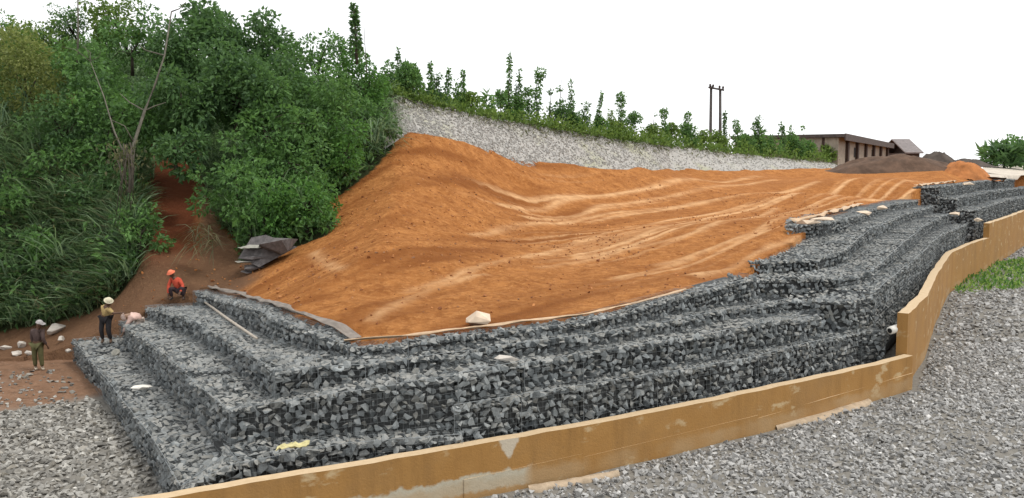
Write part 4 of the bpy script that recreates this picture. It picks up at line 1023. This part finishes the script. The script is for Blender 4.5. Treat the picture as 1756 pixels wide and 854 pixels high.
# ------------------------------------------------------------------ far buildings, poles, spoil heaps
def heap(name, label, c, rx_, ry_, h, mat, seed, rz=0, n=34, sharp=1.4):
    u = np.linspace(-1.15, 1.15, n); X, Y = np.meshgrid(u, u); r = np.hypot(X, Y)
    Z = h * np.clip(1 - r ** sharp, -.35, 1) * (1 + .5 * fbm(X * 2 + seed, Y * 2, seed)) + .16 * h * fbm(X * 6, Y * 6, seed + 3)
    x = X * rx_; y = Y * ry_; ca, sa = math.cos(rz), math.sin(rz)
    V, F = gridmesh(c[0] + x * ca - y * sa, c[1] + x * sa + y * ca, c[2] + Z)
    return tag(link(name, npmesh(name, V, F, 4), M[mat], None, True), label, 'heap')
heap('spoil_heap', 'long brown spoil heap in front of the warehouse', pY(1540, 296, 88), 8.0, 3.2, 1.75, 'moundb', 3, sharp=1.9)
heap('spoil_heap', 'small dark grey spoil heap between the warehouse and the road', pY(1605, 286, 96), 2.6, 2.0, 1.75, 'moundd', 5)
heap('spoil_heap', 'low dark rubble heap farthest right before the road', pY(1655, 282, 100), 2.6, 2, .85, 'moundd', 8)
heap('spoil_heap', 'orange soil heap where the fill meets the pale road', pY(1648, 301, 86), 2.6, 2.2, 1.35, 'moundo', 11, sharp=2.)
def P2(p, z): return A([p[0], p[1], z])
# open-sided warehouse
a0 = pY(1440, 284, 112); a1 = pY(1524, 280, 155); dl = a1[:2] - a0[:2]; LL_ = np.linalg.norm(dl); dl /= LL_; dn = A([-dl[1], dl[0]])
back = a0[:2] + dn * 14; zb_ = 5.6; zt_ = pY(1440, 231, 112)[2]
ang = math.atan2(dl[1], dl[0])
wh = empty('warehouse', P2(a0[:2], zb_), 'long brown warehouse with dark pillars and a flat dark roof beyond the bank', 'warehouse')
def wl_box(mb, s0, s1, o0, o1, z0, z1):
    q = lambda s_, o_: a0[:2] + dl * s_ + dn * o_
    c = [q(s0, o0), q(s1, o0), q(s1, o1), q(s0, o1)]; mb.hexa([P2(k, z0) for k in c], [P2(k, z1) for k in c])
m = MB(); wl_box(m, 0, LL_, .25, .5, zb_, zt_ - .35); wl_box(m, .0, .25, .52, 14, zb_, zt_ - .35); m.build('wall', M['block'], wh)
m = MB(); wl_box(m, -.5, LL_ + .5, -.55, 14.5, zt_ - .33, zt_ + .1); m.build('roof', M['tin'], wh)
m = MB(); wl_box(m, -.46, LL_ + .46, -.75, -.56, zt_ - .75, zt_ + .14); m.build('fascia', M['tin'], wh)
for s_ in np.linspace(.12, .96, 6) * LL_:
    m = MB(); wl_box(m, s_ - .55, s_ + .55, -.12, .245, zb_, zt_ - .36); m.build('pillar', M['post'], wh)
for s_ in (.25, .6, .8):
    m = MB(); wl_box(m, s_ * LL_, s_ * LL_ + 1.5, .2, .247, zb_ + 2.6, zb_ + 4.0); m.build('opening', M['black'], wh)
for k in range(5):
    o_ = 2 + k * 2.7; m = MB(); wl_box(m, -.05, -.003, o_, o_ + .35, zb_, zt_ - .36); m.build('pillar', M['post'], wh)
# gabled shed
g0 = pY(1512, 283, 165); g1 = pY(1576, 283, 165); zr1 = pY(1545, 238, 165)[2]; ze = pY(1576, 262, 165)[2]
sh = empty('gabled_shed', A([g0[0], 165, 5.6]), 'shed with a grey tin gable roof behind the brown warehouse', 'shed')
hw_ = 4.2; yl = 10
rx0, rx1 = pY(1515, 240, 172)[0], pY(1561, 238, 165)[0]
m = MB()
def gab(mb, x0, x1, inset, z0, zE, zR):
    pass
xL, xR = rx0 - 1, rx1
y0, y1, yc = 160., 172., 166.
m.add([(xL, y0, ze), (xR + .3, y0, ze), (xR + .3, yc, zr1), (xL, yc, zr1), (xL, y0, ze - .22), (xR + .3, y0, ze - .22), (xR + .3, yc, zr1 - .22), (xL, yc, zr1 - .22)], [(0, 1, 2, 3), (7, 6, 5, 4), (0, 4, 5, 1), (1, 5, 6, 2), (2, 6, 7, 3), (3, 7, 4, 0)])
m.build('roof_slope', M['tinl'], sh)
m = MB(); m.add([(xL, y1, ze), (xR + .3, y1, ze), (xR + .3, yc + .01, zr1), (xL, yc + .01, zr1), (xL, y1, ze - .22), (xR + .3, y1, ze - .22), (xR + .3, yc + .01, zr1 - .22), (xL, yc + .01, zr1 - .22)], [(3, 2, 1, 0), (4, 5, 6, 7), (1, 5, 4, 0), (2, 6, 5, 1), (3, 7, 6, 2), (0, 4, 7, 3)])
m.build('roof_slope', M['tin'], sh)
m = MB(); m.hexa([(xL + .3, y0 + .5, 5.4), (xR - .2, y0 + .5, 5.4), (xR - .2, y1 - .5, 5.4), (xL + .3, y1 - .5, 5.4)], [(xL + .3, y0 + .5, ze - .1), (xR - .2, y0 + .5, ze - .1), (xR - .2, y1 - .5, ze - .1), (xL + .3, y1 - .5, ze - .1)])
m.add([(xR - .22, y0 + .5, ze - .1), (xR - .22, y1 - .5, ze - .1), (xR - .22, yc, zr1 - .3), (xR - .5, y0 + .5, ze - .1), (xR - .5, y1 - .5, ze - .1), (xR - .5, yc, zr1 - .3)], [(0, 1, 2), (5, 4, 3), (0, 3, 4, 1), (1, 4, 5, 2), (2, 5, 3, 0)])
m.build('wall', M['post'], sh)
# twin power pole
pp = empty('power_pole', pY(1226, 258, 92), 'twin wooden power pole with a short crossarm behind the brush', 'power pole')
for px, ty in ((1218, 148), (1235, 152)):
    m = MB(); b = pY(px, 262, 92); t = pY(px + (1.5 if px < 1225 else 0), ty, 92); m.tube([b - A([0, 0, 1.5]), b, t], [.19, .18, .14], 8); m.build('pole', M['pole'], pp, True)
m = MB(); a_ = pY(1214, 150, 92); b_ = pY(1241, 155, 92); m.tube([a_ + A([0, -.22, 0]), b_ + A([0, -.22, 0])], .1, 4); m.build('crossarm', M['pole'], pp)
for px in (1217, 1222, 1233, 1239):
    m = MB(); c_ = pY(px, 150 + (px - 1214) * .18, 92) + A([0, -.22, .1]); m.tube([c_, c_ + A([0, 0, .18]), c_ + A([0, 0, .3])], [.09, .13, .06], 8); m.build('insulator', M['post'], pp)

# ------------------------------------------------------------------ loose things on the site
def rock(name, label, c, size, mat, seed, cat='stone', n=16, group=None, rz=0):
    V, F = stone_shape(n, seed); V = V * A(size); ca, sa = math.cos(rz), math.sin(rz)
    V = V @ A([[ca, sa, 0], [-sa, ca, 0], [0, 0, 1]]); o = link(name, npmesh(name, V, F, 3), M[mat]); o.location = c
    return tag(o, label, cat, group)
h = hit(826, 560); rock('stone_slab', 'cream coloured angular slab resting on the orange fill at the crest', h + A([0, .1, .14]), (.72, .55, .4), 'slab', 901, n=14)
h = pz(869, 621, 2.38); rock('stone', 'white flat stone on the third front gabion row', h + A([0, .1, .06]), (.55, .35, .22), 'white', 902, n=10)
h = pz(1385, 386, 4.45); rock('stone_slab', 'cream slab overhanging the left corner of the far crest', h + A([0, .2, .1]), (1.1, .6, .2), 'slab', 903)
def cloth(name, label, pts, wd, mat, cat='cloth', amp=.05, seed=1, inward=None, sag=.0):
    P = [A(p, float) if not isinstance(p, np.ndarray) else p for p in pts]; Q = A(P); d = np.r_[0, np.cumsum(np.linalg.norm(np.diff(Q, axis=0), axis=1))]
    n = max(8, int(d[-1] / .22)); t = np.linspace(0, d[-1], n); C_ = np.c_[[np.interp(t, d, Q[:, k]) for k in range(3)]].T
    tg = np.gradient(C_[:, :2], axis=0); tg = unit(tg); nl = np.c_[-tg[:, 1], tg[:, 0]]
    V = []; mcol = 6
    for i in range(n):
        for k in range(mcol):
            f = k / (mcol - 1); w_ = wd * (.8 + .7 * float(vnoise(t[i] * .9, seed, 4)))
            V.append((*(C_[i, :2] + nl[i] * (f * w_ - .06 + .05 * float(vnoise(t[i] * 2, k * .3 + seed, 6)))), C_[i, 2] + amp * 2 * float(vnoise(t[i] * 1.7, k * 1.1, seed)) + amp * .6 - sag * (1 - f) ** 3))
    F = [(i * mcol + k, (i + 1) * mcol + k, (i + 1) * mcol + k + 1, i * mcol + k + 1) for i in range(n - 1) for k in range(mcol - 1)]
    bm_ = npmesh(name, A(V), A(F), 4); o = link(name, bm_, M[mat], None, True)
    md = o.modifiers.new('thick', 'SOLIDIFY'); md.thickness = .012
    return tag(o, label, cat)
cloth('geotextile', 'grey geotextile strip along the top of the left gabion flank', [p + A([.35, .45, .05]) for p in L4] + [TT[0] + A([.0, .5, .06])], .3, 'cloth', amp=.06, seed=3)
cloth('geotextile', 'thin frayed cloth edge between the crest row and the orange fill', [p + A([-.15, .35, .05]) for p in TT[:6]], .15, 'clothp', amp=.04, seed=5)
cloth('geotextile', 'pale cloth folded along the far crest row', [B4[0] + A([-.6, 1.0, .06]), B4[1] + A([-.8, .7, .06]), B4[2] + A([-.9, .6, .06])], .45, 'clothp', amp=.09, seed=7)
cloth('geotextile', 'pale cloth edge on the highest gabions below the road', [C3[0] + A([-1.0, .6, .06]), C3[1] + A([-1, .6, .06])], .5, 'clothp', amp=.09, seed=9)
for k, (px, py, z, sx, lab) in enumerate([(1412, 377, 4.5, 1.5, 'long pale slab on the far crest beside the corner slab'), (1480, 366, 4.55, .9, 'pale slab midway along the far crest row'), (1512, 356, 4.55, .7, 'small pale block on the far crest near its middle'), (1640, 366, 3.75, 1.2, 'white slab on the outer end of the far gabion rows'), (1678, 377, 3.3, .8, 'white block at the very end of the outermost far row'), (1660, 316, 5.4, 1.6, 'pale slab on the highest gabions near the orange heap')]):
    rock('stone_slab', lab, pz(px, py, z), (sx, .5, .28), 'slab', 920 + k, n=12, rz=.5)
a_ = pz(352, 522, 2.0); b_ = pz(440, 585, 2.3)
tag((lambda m: (m.tube([a_ + A([0, 0, .07]), a_ * .5 + b_ * .5 + A([0, 0, .05]), b_ + A([0, 0, .07])], [.035, .04, .035], 7), m.build('timber_pole', M['wood'], None, True))[1])(MB()), 'long pale timber pole lying on the third left gabion step', 'timber')
bx, by = np.meshgrid(np.linspace(-.26, .26, 9), np.linspace(-.15, .15, 7)); bz = .05 + .13 * np.abs(fbm(bx * 5 + 3, by * 5, 301, 3)) + .03 * rng.random(bx.shape)
bc = pz(502, 772, 1.28); V, F = gridmesh(bc[0] + bx + .08 * vnoise(bx * 9, by * 9, 5), bc[1] + by + .1 * vnoise(bx * 6, by * 9, 8) + .3 * bx, bc[2] + bz)
o = tag(link('crumpled_bag', npmesh('crumpled_bag', V, F, 4), M['yellow']), 'crumpled yellow bag on the low gabion row near the corner', 'bag')
md = o.modifiers.new('thick', 'SOLIDIFY'); md.thickness = .01
o = rock('crumpled_sack', 'flattened white sack on the lowest left gabion step', pz(243, 664, .85), (.55, .3, .14), 'paper', 951, 'sack', 18, rz=.4)
# grey rock ledge with slabs under the creeper
lc = pY(440, 432, 30.4)
rl = empty('rock_ledge', lc - A([0, 0, .9]), 'grey layered rock ledge under the bright creeper, beside the orange lump', 'rock')
for k, (px, py, sx, sy, sz, rz_) in enumerate([(462, 432, 2.3, 1.8, 1.3, .2), (482, 418, 1.9, 1.5, .7, .5), (436, 423, 1.5, .8, .16, .1), (430, 440, 1.2, .7, .3, -.2), (428, 448, 1.0, .6, .1, .25), (437, 459, .9, .6, .28, .5), (412, 425, .75, .3, .07, .05), (425, 466, .5, .4, .16, .8)]):
    V, F = stone_shape(10, 960 + k); ca, sa = math.cos(rz_), math.sin(rz_); V = V * A([sx, sy, sz * 1.0]) @ A([[ca, sa, 0], [-sa, ca, 0], [0, 0, 1]]) + pY(px, py, 30.6 - .06 * k)
    link('rock_slab', npmesh('rock_slab', V, F, 3), M['greypipe' if k in (2, 4, 6) else 'ledge'], rl)
# pale boulders by the left soil
BL = [(8, 596, .5, 'pale boulder cut by the left edge of the picture'), (28, 605, .42, 'rounded pale boulder second from the left edge'), (38, 590, .55, 'flat pale stone slab left of the standing worker'), (52, 604, .4, 'small pale stone touching the standing worker'), (95, 567, .8, 'long white stone block right of the standing worker'), (105, 580, .45, 'pale stone under the long white block'), (117, 600, .3, 'small white stone nearest the left gabion end')]
for k, (px, py, sz, lab) in enumerate(BL):
    h = hit(px, py + 6, 20); rock('boulder', lab, h + A([0, 0, sz * .18]), (sz * 1.1, sz * .65, sz * .5), 'white', 980 + k, 'boulder', 14, rz=k)
rock('bucket_stone', 'small grey stone beside the bending worker on the lowest left step', pz(199, 603, .85), (.3, .3, .26), 'greypipe', 995)
# bedding stones around

# ------------------------------------------------------------------ people
def skin_mesh(name, verts, edges, radii, mat, parent, rootv=0, sub=1):
    me = bpy.data.meshes.new(name); me.from_pydata([tuple(v) for v in verts], edges, []); me.update()
    o = bpy.data.objects.new(name, me); COL.objects.link(o)
    sk = o.modifiers.new('skin', 'SKIN'); sk.use_smooth_shade = True
    for k, r_ in enumerate(radii):
        v = me.skin_vertices[0].data[k]; v.radius = (r_, r_) if np.isscalar(r_) else r_; v.use_root = (k == rootv)
    ss = o.modifiers.new('sub', 'SUBSURF'); ss.levels = ss.render_levels = sub
    dg = bpy.context.evaluated_depsgraph_get(); me2 = bpy.data.meshes.new_from_object(o.evaluated_get(dg)); me2.name = name
    bpy.data.objects.remove(o); me2.materials.clear(); return link2(name, me2, mat, parent)
def link2(name, me, mat, parent):        # local coordinates of the parent
    o = bpy.data.objects.new(name, me); COL.objects.link(o); me.materials.append(mat); o.parent = parent; me.shade_smooth(); return o
def person(label, loc, rz, J, shirt, trousers, hat, skin='skin', sleeves=1.0, hatmat=None, shoes=None):
    root = empty('person', loc, label, 'person'); root.rotation_euler = (0, 0, rz)
    J = {k: A(v, float) for k, v in J.items()}; V = []; E_ = []; Rd = []
    def add(p, r_, par=None):
        V.append(A(p, float)); Rd.append(r_)
        if par is not None: E_.append((par, len(V) - 1))
        return len(V) - 1
    pel = add(J['pel'], .12); wa = add(J['pel'] * .55 + J['che'] * .45, .115, pel); ch = add(J['che'], .135, wa); nk = add(J['nek'], .055, ch)
    hd = J['hed']; up = unit(hd - J['nek']); fw = unit(J['fac']); fw = unit(fw - up * (fw @ up)); sd_ = np.cross(fw, up)
    h0 = add(hd - up * .03, .075, nk); h1 = add(hd + up * .06, .088, h0); add(hd + up * .12, .06, h1)
    add(hd + fw * .105 - up * .005, .014, h0)                                   # nose
    add(hd + fw * .075 - up * .075, .032, h0)                                   # chin
    for s_ in (-1, 1): add(hd + sd_ * s_ * .098, .018, h0)                       # ears
    for s_ in 'LR':
        a = add(J['sh' + s_], .062, ch); b = add(J['el' + s_], .043, a); c = add(J['ha' + s_], .03, b)
        d = unit(J['ha' + s_] - J['el' + s_]); pr = unit(np.cross(d, A([.3, .2, 1.]))); dn_ = np.cross(d, pr)
        pm = add(J['ha' + s_] + d * .06, (.034, .02), c)
        for q in range(4):
            f0 = add(J['ha' + s_] + d * .10 + pr * (q - 1.5) * .022, .0095, pm); f1 = add(V[f0] + d * (.035 + .006 * (1.5 - abs(q - 1.5))) + dn_ * .012, .009, f0); add(V[f1] + d * .022 + dn_ * .024, .007, f1)
        t0 = add(J['ha' + s_] + d * .045 + pr * .045, .011, c); add(V[t0] + d * .035 + pr * .012 + dn_ * .012, .009, t0)
        a = add(J['hi' + s_], .09, pel); b = add(J['kn' + s_], .058, a); c = add(J['an' + s_], .04, b); add(J['to' + s_], .034, c)
    skin_mesh('body', V, E_, Rd, M[skin], root)
    # shirt
    V = []; E_ = []; Rd = []
    a = add(J['pel'] * .92 + J['che'] * .08, .145); w0 = add(J['pel'] * .5 + J['che'] * .5, .145, a); b = add(J['che'], .16, w0); add(J['nek'] * .75 + J['che'] * .25, .085, b)
    for s_ in 'LR':
        c = add(J['sh' + s_], .085, b); d = add(J['sh' + s_] * (1 - .95) + J['el' + s_] * .95, .062, c)
        if sleeves > .9: add(J['el' + s_] * .1 + J['ha' + s_] * .9, .047, d)
    skin_mesh('shirt', V, E_, Rd, shirt, root)
    V = []; E_ = []; Rd = []
    a = add(J['pel'] + A([0, 0, .02]), .15)
    for s_ in 'LR':
        b = add(J['hi' + s_], .112, a); c = add(J['kn' + s_], .08, b); add(J['kn' + s_] * .1 + J['an' + s_] * .9, .064, c)
    skin_mesh('trousers', V, E_, Rd, trousers, root)
    for s_ in 'LR':
        V = []; E_ = []; Rd = []
        a = add(J['an' + s_] + A([0, 0, .05]), .055); b = add(J['an' + s_] - A([0, 0, .02]), .052, a); add(J['to' + s_], .042, b)
        skin_mesh('shoe', V, E_, Rd, shoes, root)
    # cap: dome and brim
    bm = bmesh.new(); bmesh.ops.create_uvsphere(bm, u_segments=14, v_segments=9, radius=.118)
    for v in list(bm.verts):
        if v.co.z < -.012: bm.verts.remove(v)
    me = bpy.data.meshes.new('cap'); 
    Bm = Matrix((tuple(sd_), tuple(fw), tuple(up))).transposed().to_4x4(); Bm.translation = Vector(hd + up * .055)
    ring = bmesh.ops.create_circle(bm, cap_ends=True, segments=16, radius=.15 if hat == 'round' else .1)['verts']
    for v in ring:
        v.co.z = .0
        if hat != 'round': v.co.y += .09
    ex = bmesh.ops.extrude_face_region(bm, geom=[f for f in bm.faces if all(v in ring for v in f.verts)])
    for g in ex['geom']:
        if isinstance(g, bmesh.types.BMVert): g.co.z += .012
    bm.transform(Bm); bm.to_mesh(me); bm.free(); link2('cap', me, hatmat, root)
    for s_ in (-1, 1):
        bm = bmesh.new(); bmesh.ops.create_uvsphere(bm, u_segments=8, v_segments=6, radius=.014); me = bpy.data.meshes.new('eye')
        for v in bm.verts: v.co += Vector(hd + fw * .082 + sd_ * s_ * .034 + up * .025)
        bm.to_mesh(me); bm.free(); link2('eye', me, M['black'], root)
    m = MB(); c_ = hd + fw * .095 - up * .05; m.tube([c_ - sd_ * .025, c_ + fw * .005, c_ + sd_ * .025], .007, 5); me = bpy.data.meshes.new('mouth'); me.from_pydata(m.v, [], m.f); link2('mouth', me, M['post'], root)
    return root
def cl(name, c): return m_plain(name, c, .22, 9, .9, .004, .1)
# local axes: x right in the picture, y away, z up
std = dict(pel=(0, 0, .88), che=(.04, .01, 1.22), nek=(.07, -.01, 1.37), hed=(.11, -.03, 1.50), fac=(.8, .3, -.35), shL=(-.15, .04, 1.29), shR=(.2, -.03, 1.29), elL=(-.20, .06, 1.02), elR=(.24, -.08, 1.02), haL=(-.13, .12, .80), haR=(.27, .06, .82),
           hiL=(-.09, 0, .83), hiR=(.09, 0, .83), knL=(-.10, -.02, .46), knR=(.11, -.02, .46), anL=(-.10, .02, .09), anR=(.12, .02, .09), toL=(-.02, -.08, .04), toR=(.22, -.07, .04))
h = hit(66, 631, 20)
h[2] = gz(h[:1], h[1:2])[0] if h[1] > 20 else 0
person('worker standing on the brown mud in a dark shirt, olive trousers and grey cap', (h[0], h[1], max(h[2], 0) + .0), 0, std, cl('dark_shirt', (.085, .06, .055)), cl('olive_trousers', (.10, .095, .045)), 'cap', 'skin', 1., cl('grey_cap', (.36, .34, .33)), cl('cream_boot', (.42, .36, .28)))
bend = dict(pel=(0, .05, .84), che=(.08, -.02, 1.13), nek=(.13, -.05, 1.27), hed=(.18, -.1, 1.37), fac=(.8, -.5, -.4), shL=(-.08, .1, 1.2), shR=(.17, -.12, 1.16), elL=(.12, .05, .98), elR=(.36, -.16, 1.0), haL=(.36, .02, .98), haR=(.56, -.12, 1.02),
            hiL=(-.1, .05, .8), hiR=(.1, .03, .8), knL=(-.12, -.05, .44), knR=(.13, -.08, .44), anL=(-.13, .06, .09), anR=(.14, .04, .09), toL=(-.08, -.12, .04), toR=(.2, -.12, .04))
b = pY(182, 588, 27.3)
person('worker in a tan shirt and pale cap standing behind the lowest left step', (b[0], b[1], max(.78, b[2])), 0, bend, cl('tan_shirt', (.40, .29, .13)), cl('black_trousers', (.03, .028, .03)), 'round', 'skin', .5, cl('pale_cap', (.62, .57, .42)), cl('brown_shoe', (.10, .07, .05)))
stoop = dict(pel=(.16, .1, .72), che=(.02, -.06, .92), nek=(-.08, -.14, .93), hed=(-.17, -.2, .90), fac=(-.6, -.3, -.8), shL=(-.02, .1, .93), shR=(.02, -.22, .87), elL=(-.14, .02, .64), elR=(-.14, -.28, .60), haL=(-.26, -.1, .40), haR=(-.27, -.26, .36),
             hiL=(.12, .16, .69), hiR=(.18, .0, .68), knL=(-.06, .12, .42), knR=(.04, -.08, .40), anL=(.14, .16, .09), anR=(.2, -.02, .09), toL=(-.0, .08, .04), toR=(.08, -.12, .04))
b = pz(216, 590, .80)
person('worker in pale pink clothes bending down beside the tan shirted worker', (b[0] + .15, b[1] + .35, .80), 0, stoop, cl('pink_shirt', (.60, .42, .36)), cl('pale_trousers', (.44, .36, .31)), 'round', 'skinl', 1., cl('pink_cap', (.58, .44, .38)), cl('grey_shoe', (.2, .18, .17)))
sit = dict(pel=(.12, .08, .34), che=(.02, -.02, .66), nek=(-.04, -.08, .80), hed=(-.07, -.13, .91), fac=(-.4, -.6, -.6), shL=(-.15, .04, .72), shR=(.17, -.06, .70), elL=(-.22, -.10, .46), elR=(.32, -.12, .48), haL=(-.18, -.20, .20), haR=(.26, -.28, .28),
           hiL=(.03, .05, .31), hiR=(.22, .03, .31), knL=(-.10, -.26, .44), knR=(.30, -.24, .46), anL=(-.09, -.12, .09), anR=(.30, -.08, .09), toL=(-.12, -.28, .04), toR=(.34, -.24, .04))
b = pz(298, 514, 1.95)
person('worker in orange red shirt and cap crouching at the end of the left steps', (b[0], b[1] + .2, 1.93), 0, sit, cl('red_shirt', (.50, .085, .05)), cl('dark_trousers', (.045, .032, .035)), 'round', 'skin', 1., cl('orange_cap', (.75, .20, .11)), cl('dark_shoe', (.03, .03, .03)))
